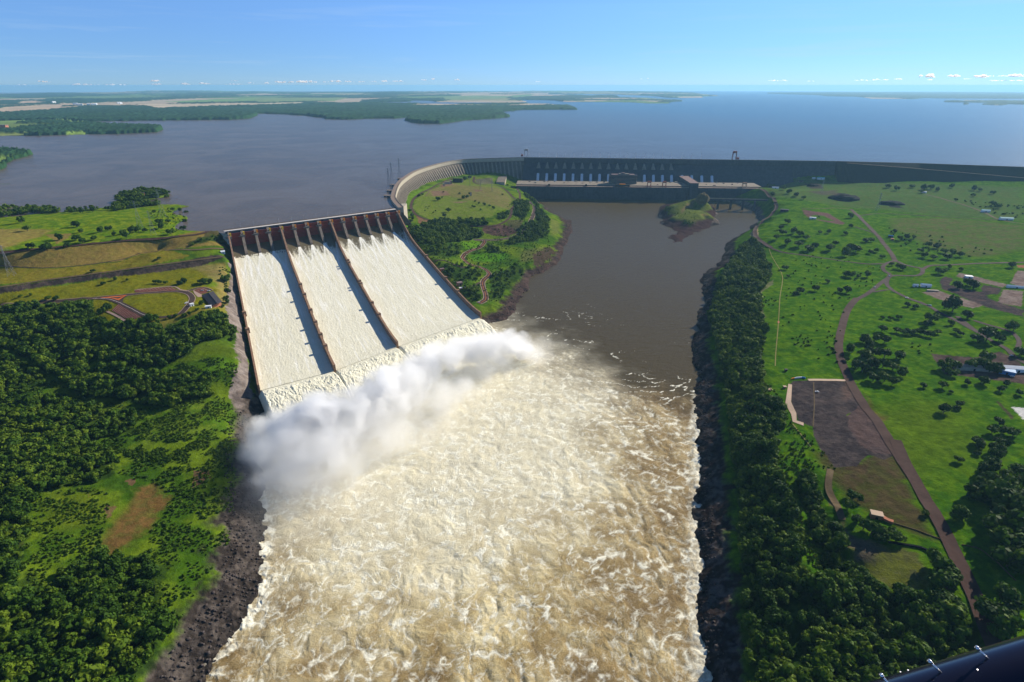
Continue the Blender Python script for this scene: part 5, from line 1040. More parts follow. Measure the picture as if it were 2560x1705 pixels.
# erection bay at the left end of the powerhouse
p = g1('C', 1268, 410); z = onY('C', 1262, 374, p[1])[2]; rc = at('C', [1180,372, 1262,374, 1284,307, 1205,307], z)
eb = empty('workshop', (*rc[0,:2], -66)); tag(eb, 'boxy workshop with ribbed grey roof and sunlit cream side at the powerhouse left end', 'workshop'); flatwalls(eb, rc, z-1, -75, M_concw, M_conc)
for i in range(7): a = rc[0]+(rc[1]-rc[0])*(i+.5)/7; b = rc[3]+(rc[2]-rc[3])*(i+.5)/7; part(MB().bar((a[0],a[1],z+.5), (b[0],b[1],z+.5), .35), 'roof_rib', M_concd, eb)
def gantry(name, loc, rz, w, h, d, mat, label, group=None, cab=True):
    r = empty(name, loc, rz)
    for sx in (-1, 1):
        for sy in (-1, 1): MB().bar((sx*w/2, sy*d/2, 0), (sx*w/2*.86, sy*d/2*.6, h*.8), .07*w, 4).build('leg', mat, r)
        MB().box((sx*w/2*.9, 0, .9), (w*.14, d*1.25, 1.6)).build('bogie', mat, r); MB().bar((sx*w/2*.95, -d/2*.9, h*.4), (sx*w/2*.95, d/2*.9, h*.4), .04*w, 4).build('brace', mat, r)
    MB().box((0, 0, h*.82), (w*1.05, d*.75, h*.1)).build('girder', mat, r)
    if cab: MB().box((0, 0, h*.94), (w*.92, d*.8, h*.16)).build('winch_house', mat, r)
    tag(r, label, 'gantry crane', group); return r
ang = math.atan2(un[1], un[0]); p = at1('Q', 91, 124, 5.3); gantry('gantry_crane', p, ang, 15, 29, 12, M_steel, 'grey portal crane at the left end of the row of crest masts')
p = at1('U', 1222, 178, 5.3); gantry('gantry_crane', p, ang, 15, 31, 12, M_reddish, 'reddish portal crane alone on the dam crest above the powerhouse right end')
p = at1('Q', 30, 122, 5.3); r = empty('crest_hoist', p, ang); MB().box((0,0,3.5), (9,7,7)).build('machine_house', M_reddish, r); MB().bar((2,0,7), (-4,0,12), .6).build('jib', M_reddish, r); tag(r, 'small red hoist machine beside the grey portal crane on the crest', 'hoist')
p = at1('U', 1265, 176, 5.3); r = empty('crest_hoist', p, ang); MB().box((4,0,3.5), (9,7,7)).build('machine_house', M_reddish, r); MB().bar((2,0,7), (-2,0,12), .6).build('jib', M_reddish, r); tag(r, 'small hoist machine at the foot of the reddish portal crane', 'hoist')
pa = math.atan2(pu[1], pu[0])
for x, lab in ((1905, 'left of the two dark red portal cranes on the powerhouse deck'), (2126, 'right of the two dark red portal cranes on the powerhouse deck, by the tall hall')):
    s, o = chain('Q', x, 580, -65.8); q = pp(s, 8); gantry('gantry_crane', (q[0], q[1], -65.8), pa, 13, 20, 10, M_reddish, lab)
s, o = chain('Q', 1508, 572, -65.8); q = pp(s, 7); r = empty('deck_crane', (q[0], q[1], -65.8), pa); MB().box((0,0,5), (52,7,5)).build('girder', M_dark, r); MB().box((0,0,8.6), (22,6,2)).build('winch_house', M_orange, r)
for sx in (-1, 1): MB().box((sx*24,0,1.6), (4,9,3.2)).build('bogie', M_dark, r)
tag(r, 'long low dark travelling crane with an orange top before the control building', 'crane')
s, o = chain('U', 1425, 640, -65.8); q = pp(s, 20); gantry('gantry_crane', (q[0], q[1], -66), pa, 14, 17, 12, M_brown, 'brown portal frame at the far right end of the powerhouse roof')
for x, lab in ((428, 'first'), (968, 'second')):
    s, o = chain('Q', x, 550, -65.8); q = pp(s, 9); r = empty('deck_hoist', (q[0], q[1], -65.8), pa); MB().box((0,0,3), (7,6,6)).build('body', M_dark, r); MB().box((0,0,6.4), (5,5,.8)).build('cap', M_concd, r); tag(r, f'small dark hoist on the left half of the powerhouse deck, {lab} from the left', 'hoist')
# bridge across the side channel
BP = at('U', [965,960, 1165,965, 1355,970, 1535,985], RIVER); b0 = at1('U', 800, 955, RIVER); b1 = BP[3]+(BP[3]-BP[2])*1.3
brd = empty('bridge', (*BP[0,:2], RIVER)); tag(brd, 'dark concrete bridge on square piers over the channel right of the island', 'bridge')
zd = onY('U', 1165, 800, BP[1,1])[2]; d = (BP[2]-BP[0])[:2]; d /= np.linalg.norm(d); n = np.array([-d[1], d[0]]); a = BP[1,:2]-d*105; b = BP[1,:2]+d*185
def bsweep(o0, o1, z0, z1, nm, mat): part(MB().sweep([[(q[0]+n[0]*o0,q[1]+n[1]*o0,z0), (q[0]+n[0]*o1,q[1]+n[1]*o1,z0), (q[0]+n[0]*o1,q[1]+n[1]*o1,z1), (q[0]+n[0]*o0,q[1]+n[1]*o0,z1)] for q in (a, b)]), nm, mat, brd)
bsweep(0, 9, zd-4.5, zd, 'deck', M_concd); bsweep(-.5, 0, zd-1, zd+1.2, 'parapet', M_conc); bsweep(9, 9.5, zd-1, zd+1.2, 'parapet', M_conc)
for p in BP: part(MB().box((p[0]+n[0]*5, p[1]+n[1]*5, (zd-4.5+RIVER-8)/2), (5.5, 9, zd-4.5-RIVER+8), math.atan2(d[1], d[0])), 'pier', M_concd, brd)
# end block of the curved dam above the spillway
pf = at('T', [1595,690, 1690,688], -50.0); zt = onY('T', 1640, 215, pf[1,1])[2]; q0 = at1('T', 1440, 335, 5.0); q1 = at1('T', 1530, 325, 5.0)
part(MB().hexa([(pf[0,0],pf[0,1],-60), (pf[1,0],pf[1,1],-60), (q1[0]+6,q1[1]+4,-60), (q0[0],q0[1]+6,-60)], [(pf[0,0],pf[0,1],zt-3), (pf[1,0],pf[1,1],zt-3), (q1[0]+6,q1[1]+4,4.8), (q0[0],q0[1]+6,4.8)]), 'end_block', M_concw, wing)
# platforms and pylons on the reservoir side of the curved dam
def strut(mb, a, b, r): mb.bar(a, b, r, 4)
def pylon_mesh(h, base, r):
    mb = MB(); lv = [0, .22, .40, .55, .68, .78, .88, 1.0]; wd = [base*(1-.83*min(1, l/.72)) if l < .72 else base*.17 for l in lv]
    c = lambda i: [(sx*wd[i]/2, sy*wd[i]/2, lv[i]*h) for sx, sy in ((-1,-1), (1,-1), (1,1), (-1,1))]
    for i in range(len(lv)-1):
        A, B = c(i), c(i+1)
        for k in range(4): strut(mb, A[k], B[k], r*1.3); strut(mb, A[k], B[(k+1) % 4], r); strut(mb, A[(k+1) % 4], B[k], r); strut(mb, B[k], B[(k+1) % 4], r)
    return mb
def arm_mesh(h, z, w, r):
    mb = MB()
    for sx in (-1, 1): strut(mb, (0, -.6, z*h), (sx*w, 0, z*h), r); strut(mb, (0, .6, z*h), (sx*w, 0, z*h), r); strut(mb, (0, 0, z*h+2.2), (sx*w, 0, z*h), r)
    return mb
def pylon(h=48, base=9, r=.085):
    root = empty('pylon'); pylon_mesh(h, base, r).build('lattice_mast', M_steel, root)
    for z, w in ((.74, 7.5), (.84, 9.5), (.94, 6)): arm_mesh(h, z, w, r).build('cross_arm', M_steel, root)
    return root
pyA = pylon(); used = [False]
def put_pylon(p, h, rz, label, group=None):
    o = pyA if not used[0] else copy_tree(pyA); used[0] = True; o.location = p; o.scale = (h/48,)*3; o.rotation_euler.z = rz; tag(o, label, 'pylon', group)
for i, (x, y, x2, y2, h) in enumerate(((1362,268, 1396,268, 60), (1300,317, 1345,317, 62), (1277,362, 1322,362, 60), (1256,402, 1310,402, 0))):
    a, b = at('B', [x,y, x2+22,y2], 4.0); c = (a+b)/2; v = (b-a)[:2]; Ln = np.linalg.norm(v); r = empty('line_platform', (c[0], c[1], 0), math.atan2(v[1], v[0])); MB().box((0,0,3.6), (Ln, 13, 1.6)).build('deck', M_dirt, r)
    for sx in (-.42, -.14, .14): MB().box((Ln*sx, 0, -4), (3, 10, 14)).build('column', M_concd, r)
    lab = ('farthest', 'second', 'third', 'nearest and bare')[i]; tag(r, f'concrete platform in the reservoir beside the curved dam, {lab} along the row', 'platform')
    if h: put_pylon((c[0]-v[0]*.2, c[1]-v[1]*.2, 4.4), h, .6, f'lattice pylon standing on the {lab} concrete platform by the curved dam')
for r, x, y, h, rz, lab in (('A', 1232,1095, 62, .5, 'tallest grey lattice pylon near the tip of the grassy reservoir point'), ('A', 1060,1175, 55, .5, 'grey lattice pylon left of the tallest one on the reservoir point'), ('A', 1160,1232, 48, .5, 'grey lattice pylon nearest the earth dam on the reservoir point'), ('A', 90,1535, 52, .4, 'grey lattice pylon on the terrace at the left edge'),
    ('C', 922,415, 36, .2, 'leftmost small pylon on the plateau below the curved dam'), ('C', 1024,460, 36, .2, 'middle small pylon on the plateau below the curved dam'), ('C', 1136,468, 36, .2, 'rightmost small pylon on the plateau below the curved dam'), ('E', 955,480, 52, .3, 'pylon on the open ground right of the dark spoil heap'), ('E', 500,330, 46, .3, 'pylon on the open ground left of the dark spoil heap')):
    put_pylon(g1(r, x, y), h, rz, lab)
# ================================================================= small buildings
def house(r, x, y, w, d, h, rz, wallm, roofm, label, cat='shed', name='shed', gable=True, door=True):
    p = g1(r, x, y); root = empty(name, p, rz); MB().box((0,0,h/2-.5), (w, d, h+1)).build('wall', wallm, root)
    if gable:
        o = .5; z = h; k = h*.35+.6; mb = MB().add([(-w/2-o,-d/2-o,z), (w/2+o,-d/2-o,z), (w/2+o,d/2+o,z), (-w/2-o,d/2+o,z), (-w/2-o,0,z+k), (w/2+o,0,z+k)], [(0,1,5,4), (2,3,4,5), (0,4,3), (1,2,5), (3,2,1,0)])
    else: mb = MB().box((0,0,h+.3), (w+1, d+1, .6))
    mb.build('roof', roofm, root)
    if door: MB().box((0, -d/2-.06, h*.33), (min(2.2, w*.25), .12, h*.62)).build('door', M_dark, root)
    tag(root, label, cat); return root
house('A', 1690,1190, 22, 16, 9, .65, M_brown, M_roofb, 'brown roofed gatehouse at the left end of the spillway bridge', 'gatehouse', 'gatehouse', False); house('A', 1655,1200, 9, 7, 5, .65, M_blue, M_blue, 'small blue cabin beside the brown roofed gatehouse', 'cabin', 'cabin')
house('A', 1080,928, 9, 7, 5, .2, M_brick, M_roofb, 'little brown hut among the islet trees', 'hut', 'hut'); house('A', 1682,1368, 7, 5, 4, .6, M_white, M_roofw, 'tiny white hut at the top of the rock wall beside the chute', 'hut', 'hut')
house('P', 1465,668, 5, 4, 3.6, .9, M_white, M_roofw, 'small white kiosk in front of the dark roofed pavilion', 'kiosk', 'kiosk', False); house('P', 1728,700, 8, 4, 3.2, .35, M_white, M_roofw, 'low white annex at the lower corner of the pavilion', 'annex', 'annex', False)
# pavilion with two dark roof slopes
z0 = g1('P', 1790, 560)[2]; e = at('P', [1612,492, 1765,672, 1945,602, 1800,428], z0+5.5); rg = at('P', [1722,458, 1862,625], z0+8.5)
pv = empty('pavilion', (*e.mean(0)[:2], z0)); tag(pv, 'viewpoint pavilion with a big dark two sloped roof and brick walls above the bare slope', 'pavilion')
c = e.mean(0); w_ = c+(e-c)*.86
part(MB().hexa([(p[0],p[1],z0-1) for p in w_], [(p[0],p[1],z0+5.3) for p in w_]), 'wall', M_brick, pv)
part(MB().add([e[0],e[1],rg[1],rg[0], e[0]-[0,0,.4], e[1]-[0,0,.4], rg[1]-[0,0,.4], rg[0]-[0,0,.4]], [(0,1,2,3), (7,6,5,4), (0,4,5,1), (1,5,6,2), (2,6,7,3), (3,7,4,0)]), 'roof_slope', M_roofd, pv); part(MB().add([rg[0],rg[1],e[2],e[3], rg[0]-[0,0,.4], rg[1]-[0,0,.4], e[2]-[0,0,.4], e[3]-[0,0,.4]], [(0,1,2,3), (7,6,5,4), (0,4,5,1), (1,5,6,2), (2,6,7,3), (3,7,4,0)]), 'roof_slope', M_roofd, pv)
part(MB().bar(rg[0]+[0,0,.2], rg[1]+[0,0,.2], .25), 'ridge', M_dark, pv)
# right bank
house('N', 752,375, 16, 9, 4, -.35, M_white, M_blue, 'pale shed with a blue roof on the lawn inside the ring road', 'shed', 'shed'); house('N', 628,374, 8, 5, 3.5, -.2, M_white, M_roofw, 'small white shed left of the blue roofed shed', 'shed', 'shed')
house('N', 1280,264, 12, 8, 3, -.3, M_white, M_roofw, 'square white building on the pale gravel plot', 'building', 'building', False); house('N', 1865,390, 30, 5, 3, -.35, M_white, M_roofw, 'long thin white shed on the gravel at the right edge', 'shed', 'shed'); house('N', 840,430, 18, 3, 1.5, -.2, M_concw, M_concw, 'low pale ruin wall on the reddish gravel plot', 'ruin', 'ruin', False, False)
house('O', 965,228, 42, 9, 5, -.22, M_concw, M_conc, 'long grey roofed shed half hidden by yard trees', 'shed', 'shed'); house('O', 1355,240, 40, 10, 5, -.18, M_white, M_roofw, 'long white roofed shed at the far right of the yard', 'shed', 'shed'); house('O', 1265,255, 16, 14, 4.5, -.6, M_blue, M_blue, 'squat blue building beside the long white roofed shed', 'building', 'building', False)
house('E', 430,546, 16, 6, 4, -.3, M_white, M_roofw, 'white shelter at the corner of the triangular car park', 'shelter', 'shelter', False); house('E', 1066,697, 10, 7, 4, -.6, M_concd, M_blue, 'dark hut with a blue roof right of the upper main road', 'hut', 'hut'); house('E', 1080,718, 6, 5, 3, -.4, M_brick, M_brick, 'tiny brick hut below the blue roofed hut', 'hut', 'hut', False)
M_turq = simple('turquoise_roof', (.22,.55,.50), .5, .1, .3, .03)
house('E', 1840,490, 20, 9, 5, -.35, M_white, M_turq, 'shed with a turquoise roof beside the bend of the dirt road', 'shed', 'shed'); house('E', 2008,554, 30, 9, 5, -.25, M_white, M_turq, 'longer turquoise roofed shed at the end of the lane', 'shed', 'shed'); house('E', 150,226, 48, 10, 5, -.2, M_white, M_roofw, 'long white roofed shed at the foot of the right wing dam', 'shed', 'shed'); house('E', 495,222, 26, 10, 5, -.1, M_white, M_turq, 'pale green roofed shed below the joint of dam and embankment', 'shed', 'shed'); house('E', 437,219, 10, 8, 4, -.1, M_white, M_roofw, 'little white house left of the pale green roofed shed', 'house', 'house'); house('E', 1340,334, 12, 8, 4, -.3, M_white, M_roofw, 'white cabin at the head of the dirt road below the embankment', 'cabin', 'cabin'); house('E', 335,245, 14, 9, 4, -.1, M_conc, M_roofd, 'small dark roofed shed on the ground below the right wing dam', 'shed', 'shed'); house('E', 1880,222, 18, 9, 4, -.2, M_concw, M_conc, 'grey hut halfway up the embankment ramp', 'hut', 'hut', False)
house('E', 125,297, 22, 7, 4, -.3, M_white, M_roofw, 'white hut beside the riverside road under the right wing dam', 'hut', 'hut'); house('U', 2010,990, 22, 12, 5, -.4, M_roofd, M_roofd, 'black roofed shed beside the riverside road', 'shed', 'shed', False)
house('G', 1268,500, 9, 6, 4.2, -.35, M_brick, M_beige, 'small pink house on the brow above the lower brown field', 'house', 'house', False); house('F', 648,900, 3, 2.5, 2.2, 0, M_roofd, M_roofd, 'tiny dark box on the grass above the big car park', 'hut', 'hut', False, False); house('F', 550,1016, 4, 4, .8, 0, M_brick, M_beige, 'round beige stone slab on the grass at the cliff edge', 'slab', 'slab', False, False); house('F', 640,1004, 3, 2.5, 2, 0, M_brick, M_beige, 'small pinkish box against the car park walkway', 'box', 'kiosk', False, False)
# peninsula remains
house('C', 805,372, 34, 22, 14, -.15, M_dark, simple('grass_roof', (.08,.13,.02), .95, .3, .3, .1), 'dark concrete block with a grassy flat top near the curved dam', 'bunker', 'bunker', False, False); house('C', 930,508, 5, 5, 11, .1, M_concw, M_conc, 'pale square tower stub standing in a bush on the plateau', 'tower', 'tower', False, False); house('C', 700,392, 22, 7, 8, .3, M_concw, M_conc, 'pale concrete ruin on the plateau nearest the curved dam', 'ruin', 'ruin', False, False); house('C', 665,410, 6, 5, 9, .3, M_concw, M_concw, 'single pale concrete pillar at the left end of the plateau ruin', 'ruin', 'pillar', False, False); house('C', 732,388, 9, 9, 11, .3, M_conc, M_conc, 'grey concrete stump at the right end of the plateau ruin', 'ruin', 'ruin', False, False)
house('C', 820,1385, 10, 8, 6, .5, M_brown, M_roofb, 'brown pump house beside the chute wall at the end of a lane', 'pump house', 'pump_house', False); house('C', 845,1412, 11, 4, 1.0, .4, M_white, M_white, 'white concrete pad beside the brown pump house', 'pad', 'pad', False, False); house('C', 648,1240, 8, 5, 4, .5, M_brick, M_roofb, 'reddish hut against the chute wall halfway down', 'hut', 'hut', False)
# dark spoil heaps of basalt
M_knob = simple('earthy_rock', (.13,.10,.045), .95, .45, .25, .8)
def heap(r, x, y, w, d, h, rz, label):
    p = g1(r, x, y); V, Fc = ico(4); nz = fbm(V[:,0]*20+x, V[:,1]*20+y+V[:,2]*9, 9, 4)
    V = V*(1+.22*nz[:,None]); V = V*[w/2, d/2, h]; V[:,2] = np.maximum(V[:,2], -2); cs, sn = math.cos(rz), math.sin(rz); V = np.stack([V[:,0]*cs-V[:,1]*sn, V[:,0]*sn+V[:,1]*cs, V[:,2]], 1)
    tag(link('spoil_heap', mesh_np('spoil_heap', V, Fc, True), M_knob if r == 'U' else M_rock, None, p), label, 'rock heap')
heap('E', 690,385, 90, 60, 16, -.3, 'large dark heap of basalt rock on the open ground below the dam'); heap('E', 1075,425, 70, 40, 10, -.3, 'smaller dark rock heap right of the large one'); heap('U', 725,830, 46, 34, 26, .4, 'brown rocky knob standing at the head of the river island'); heap('E', 430,275, 40, 26, 7, -.2, 'low dark rubble heap near the right wing dam')
# low walls
def low_wall(r, flat, h, t, mat, label, name='wall'):
    P = resample(catmull(ground(r, flat), 4), 3); N = normals2(P); secs = []
    for p, n in zip(P, N):
        z = float(height(np.array([p[0]]), np.array([p[1]]))[0]); secs.append([(p[0]-n[0]*t/2,p[1]-n[1]*t/2,z-.5), (p[0]+n[0]*t/2,p[1]+n[1]*t/2,z-.5), (p[0]+n[0]*t/2,p[1]+n[1]*t/2,z+h), (p[0]-n[0]*t/2,p[1]-n[1]*t/2,z+h)])
    return tag(MB().sweep(secs).build(name, mat), label, 'wall')
low_wall('G', [1310,505, 1340,525, 1380,538], 2.2, 3.5, M_brick, 'low pinkish wall running on from the small pink house'); low_wall('G', [1385,540, 1500,575, 1600,612, 1705,648], 0.8, .5, M_track, 'thin beige wall from the pink house to the road'); low_wall('G', [1825,680, 1900,695, 1950,712, 2050,790, 2120,860, 2175,912], 0.8, .5, M_track, 'thin beige wall winding up the grass right of the road'); low_wall('G', [1350,665, 1420,675, 1500,690, 1560,700, 1640,740], 1.6, 1.5, M_rock, 'dark stone retaining edge above the lower field')
sg = empty('sign_wall', g1('F', 725, 948)); tag(sg, 'curved low entrance wall painted white blue and orange at the corner of the big car park', 'sign wall')
for fl, mt in (([680,953, 690,950, 700,948], M_orange), ([700,948, 720,945, 745,943], M_white), ([745,943, 758,944, 768,947], M_blue)): o = low_wall('F', fl, 1.9, .9, mt, None, 'panel'); o.parent = sg; o.matrix_parent_inverse = Matrix.Translation(sg.location).inverted(); [o.__delitem__(k) for k in ('category',) if k in o]
# ================================================================= cars
def car_parts(root, paint):
    b = MB(); prof = [(-2.2,.35), (-2.2,.85), (-1.9,1.0), (-1.0,1.05), (.95,1.05), (1.9,.95), (2.2,.75), (2.2,.35)]; b.sweep([[(x, y, z) for x, z in prof] for y in (-.88, .88)]); b.build('body', paint, root)
    c = MB(); prof = [(-1.75,1.0), (-1.35,1.48), (.35,1.48), (1.0,1.0)]; c.sweep([[(x, y*(1 if z < 1.2 else .86), z) for x, z in prof] for y in (-.82, .82)]); c.build('cabin', M_glass, root)
    MB().box((-.5,0,1.5), (1.75,1.36,.06)).build('roof', paint, root)
    for sx in (-1.35, 1.35):
        for sy in (-.82, .82): MB().bar((sx, sy-.1, .32), (sx, sy+.1, .32), .32, 12).build('wheel', M_dark, root)
    for sy in (-.6, .6): MB().box((2.2, sy, .72), (.08,.34,.16)).build('headlight', M_white, root)
PT = {k: simple(k+'_car_paint', c, .35, .04, .5, .0, spec=.5) for k, c in (('white', (.80,.80,.80)), ('silver', (.45,.50,.55)), ('blue', (.10,.30,.55)), ('dark', (.03,.03,.04)), ('red', (.35,.03,.03)))}
proto = {}
for r, x, y, rz, col_, lab in (('F', 838,1031, 2.9, 'white', 'white car parked alone in the middle of the big dark car park'), ('P', 1390,622, .9, 'white', 'white car at the inner edge of the viewpoint ring road'), ('P', 1368,632, .9, 'white', 'second white car, behind the one at the inner edge of the viewpoint ring road'), ('P', 1626,430, .4, 'silver', 'silver car on the lane above the pavilion'), ('P', 1732,437, .4, 'white', 'white car parked against the pavilion roof end'),
    ('N', 310,250, .8, 'blue', 'blue car where the main road joins the ring road'), ('N', 130,387, .75, 'silver', 'silver car on the main road just below the ring road'), ('N', 522,518, 2.6, 'white', 'white car on the lane right of the ring road'), ('N', 785,608, 2.6, 'dark', 'dark car on the lane before the very large round tree'), ('N', 808,612, 2.6, 'blue', 'blue car close behind the dark one on the lane'), ('N', 1802,1228, .1, 'white', 'white car on the reddish yard at the right edge'), ('N', 1810,1480, -.2, 'white', 'white car in front of the squat blue building'),
    ('C', 1390,463, 1.2, 'white', 'white car on the road right of the plateau workshop'), ('C', 1010,1556, .5, 'silver', 'silver car at the lower end of the winding peninsula road'), ('U', 1852,892, 1.6, 'white', 'white van like car on the riverside road bend by the bridge'), ('U', 1527,1392, .8, 'white', 'white car on the pale lay by of the riverside road'), ('C', 1180,1250, .8, 'dark', 'dark car beside the winding peninsula road')):
    p = g1(r, x, y)
    if col_ not in proto: o = empty('car'); car_parts(o, PT[col_]); proto[col_] = (o, list(o.children))
    else: o = copy_tree(proto[col_][0], None, proto[col_][1])
    o.location = (p[0], p[1], p[2]+.55); o.rotation_euler.z = rz; tag(o, lab, 'car')
# ================================================================= helicopter landing float beside the camera
ax = [rays(np.array([[u, v]]))[0] for u, v in ((2259-648,1781+194), (2259+972,1781-291))]; fwd = np.array([0, CP, -SP]); D0 = 2.6
A_, B_ = [Vector(a*(D0/(a@fwd)))+Vector((0,0,CZ)) for a in ax]
M_navy = simple('navy_gloss', (.006,.006,.016), .16, .15, 3.0, .0, spec=.7); M_chrome = simple('bright_metal', (.75,.74,.78), .22, .05, 5, .0, metal=.9)
fl = empty('landing_float', A_); tag(fl, 'glossy dark navy helicopter landing float tube with three small metal valve stems', 'helicopter float')
d_ = (B_-A_).normalized(); secs = []; Rr = .146
u_ = d_.cross(Vector((0,0,1))).normalized(); w_ = d_.cross(u_)
for i in range(41):
    t = i/40; c = A_+(B_-A_)*t; rr = Rr*(min(1, math.sin(min(t, 1-t)*9+.08)) if min(t, 1-t) < .16 else 1)
    secs.append([c+u_*math.cos(a)*rr+w_*math.sin(a)*rr for a in np.linspace(0, 2*math.pi, 40, endpoint=False)])
part(MB().sweep(secs), 'tube', M_navy, fl, True)
for x, y, x2, y2 in ((1085,1030, 1135,1090), (1515,905, 1572,962), (1938,785, 1995,842)):
    e = [rays(px('M', [q, w]))[0] for q, w in ((x, y), (x2, y2))]; a, b = [Vector(k*((D0-.02)/(k@fwd)))+Vector((0,0,CZ)) for k in e]; b = b+(b-a)*1.2
    part(MB().bar(a, b, .0045, 10), 'valve_stem', M_chrome, fl, True); part(MB().bar(a-(b-a)*.08, a+(b-a)*.1, .0085, 10), 'valve_cap', M_chrome, fl, True)
rs = random.Random(3); mb = MB()
for i in range(26):
    t = rs.uniform(.25, .75); a = rs.uniform(0, 6.28); c = A_+(B_-A_)*t+(u_*math.cos(a)+w_*math.sin(a))*Rr; mb.box(c, (.006,.006,.004))
part(mb, 'water_drops', M_chrome, fl)
# ================================================================= far shores beyond the reservoir
def farat(r, flat):
    d = rays(px(r, flat)); z = np.zeros(len(d)); out = None
    for _ in range(60):
        k = np.where(d[:,2] < -1e-4, (z-CZ)/np.minimum(d[:,2], -1e-4), 1e6); k = np.minimum(k, 66000); X = d[:,0]*k; Y = d[:,1]*k; zn = -curve(X, Y); z = z*.5+zn*.5
    return np.stack([X, Y, z], 1)
HORZ = lambda flat, r='X1': farat(r, flat)
LAND = [np.vstack([farat('X1', [-2600,408, -500,408, 0,418, 430,412, 800,418, 1250,412, 1750,405, 2100,402, 2290,390, 2355,368]), farat('X2', [20,345, 100,345, 300,355, 450,362, 600,382, 640,395, 800,400, 1000,392, 1300,390, 1390,380, 1385,410, 1430,425, 1550,438, 1700,438, 1800,425, 1950,405, 2200,390, 2330,378, 2300,350, 2230,328, 2355,320]), farat('X3', [100,310, 595,308, 560,285, 500,268, 300,258, 0,257]), farat('X2', [2130,263, 1800,260, 1400,255, 1000,252, 740,250, 740,243, 1000,242, 1400,236, 1440,224, 1600,227, 1660,240, 1900,243, 2355,245]), farat('X3', [130,238, 60,217, 400,225, 480,238, 900,240, 1100,242, 1250,252, 1430,252, 1470,238, 1560,232, 1540,222, 1300,210, 1000,202, 720,190, 640,184, 300,180, 100,176, 0,172]), farat('X2', [2000,172, 1500,168, 800,166]), farat('X2', [0,150]), farat('X1', [1500,152, -600,196, -2600,200])]),
 np.vstack([farat('X3', [1330,186, 1450,201, 1740,200, 1745,188, 1890,184, 1700,168, 1400,152]), farat('X3', [600,150, 0,152]), farat('X2', [1500,156, 500,160, 0,176, 800,165, 1500,166, 2300,170]), farat('X3', [500,165, 900,168])]),
 farat('X3', [715,190, 980,191, 940,186, 760,184]), farat('X4', [0,163, 450,176, 560,186, 830,191, 960,209, 1350,211, 1420,202, 1600,206, 2400,209, 2700,209, 2700,150, 2000,148, 1000,150, 0,155]), farat('X4', [1625,240, 1720,228, 2000,230, 2400,232, 2600,232, 2600,265, 2355,263, 2220,258, 2000,246]), farat('X4', [1965,262, 2100,254, 2215,265, 2100,269]), farat('X4', [1780,258, 1860,256, 1830,261]),
 farat('X1', [-1500,590, -500,575, 0,550, 400,546, 800,536, 1100,531, 1300,523, 1440,516, 1500,491, 1420,466, 1200,456, 1000,447, 800,428, 500,414, 0,422, -500,430, -1500,440]), farat('A', [-300,590, 0,592, 100,592, 190,600, 256,620, 200,640, 100,660, 40,690, 62,718, 0,740, -200,800])]
t_ = np.linspace(-2.6, 1.25, 1280); y_ = np.exp(np.linspace(math.log(2000), math.log(62000), 560)); fx = t_[None]*y_[:,None]; fy = np.repeat(y_[:,None], len(t_), 1); X = fx.ravel(); Y = fy.ravel()
jit = np.minimum(Y*.004, 60); Xj = X+fbm(X, Y, 260, 4)*jit; Yj = Y+fbm(X+9000, Y, 260, 4)*jit*1.6
ins = np.zeros(X.shape, bool)
for P in LAND: ins |= inpoly(Xj, Yj, P)
cellx = np.floor((X+fbm(X, Y, 900, 3)*420)/1400); celly = np.floor((Y+fbm(X, Y+5e4, 900, 3)*700)/2300); hsh = (np.sin(cellx*127.1+celly*311.7)*43758.5453) % 1.0
wood = np.ones(X.shape, bool); farm = (Y > 8800) & (fbm(X, Y, 2600, 3) > -.18) & (X < 9000); wood &= ~(farm & (hsh < .62))
colr = np.tile(np.array((.022,.060,.022)), (len(X), 1)); fieldc = np.where((hsh < .25)[:,None], (.42,.33,.22), np.where((hsh < .45)[:,None], (.12,.20,.05), (.25,.24,.10))); colr = np.where(wood[:,None], colr, fieldc)
def fpaint(r, flat, c, iswood=False):
    global colr, wood
    k = inpoly(Xj, Yj, farat(r, flat)); colr = np.where(k[:,None], c, colr); wood = np.where(k, iswood, wood)
fpaint('X1', [0,300, 80,290, 580,272, 590,300, 520,310, 0,342, -300,350, -300,320], (.48,.36,.24)); fpaint('X1', [1230,262, 2355,257, 2355,275, 1900,285, 1440,302, 1400,290], (.50,.40,.27)); fpaint('X2', [0,257, 420,248, 420,258, 0,272], (.50,.42,.28)); fpaint('X1', [190,240, 340,235, 440,250, 190,262], (.48,.34,.22)); fpaint('X1', [1510,238, 2355,207, 2355,240, 1700,250], (.17,.27,.07)); fpaint('X2', [0,207, 850,207, 700,236, 0,248], (.19,.25,.08)); fpaint('X1', [590,285, 750,280, 700,295, 590,300], (.42,.32,.2))
fpaint('X1', [-400,425, 0,422, 400,412, 780,428, 720,436, 300,428, 0,470, -400,480], (.16,.24,.06)); fpaint('X1', [-400,475, 0,470, 120,450, 500,455, 650,465, 300,470, 80,505, -400,520], (.14,.20,.05)); fpaint('X1', [600,545, 640,530, 820,518, 830,530, 800,540], (.20,.30,.05)); fpaint('X1', [-400,560, 0,535, 250,535, 300,545, 0,552, -400,580], (.22,.26,.06)); fpaint('X3', [0,190, 200,180, 160,198, 0,210], (.14,.24,.07)); fpaint('X2', [1720,200, 2000,190, 2355,195, 2300,210, 1750,225], (.17,.24,.08))
fpaint('A', [0,650, 150,640, 60,668, 30,690, 0,700], (.16,.24,.05))
sh_ = smooth(0, 1, np.clip(fbm(X, Y, 60, 3)*.5+.5, 0, 1)); hill = smooth(9000, 26000, Y)*(35+70*np.maximum(0, fbm(X, Y, 7000, 3)))*smooth(6000, -2000, X-.25*Y)
bump = np.where(wood, 13+5*fbm(X, Y, 55, 3)+4*rng.normal(size=len(X)), 2.0)
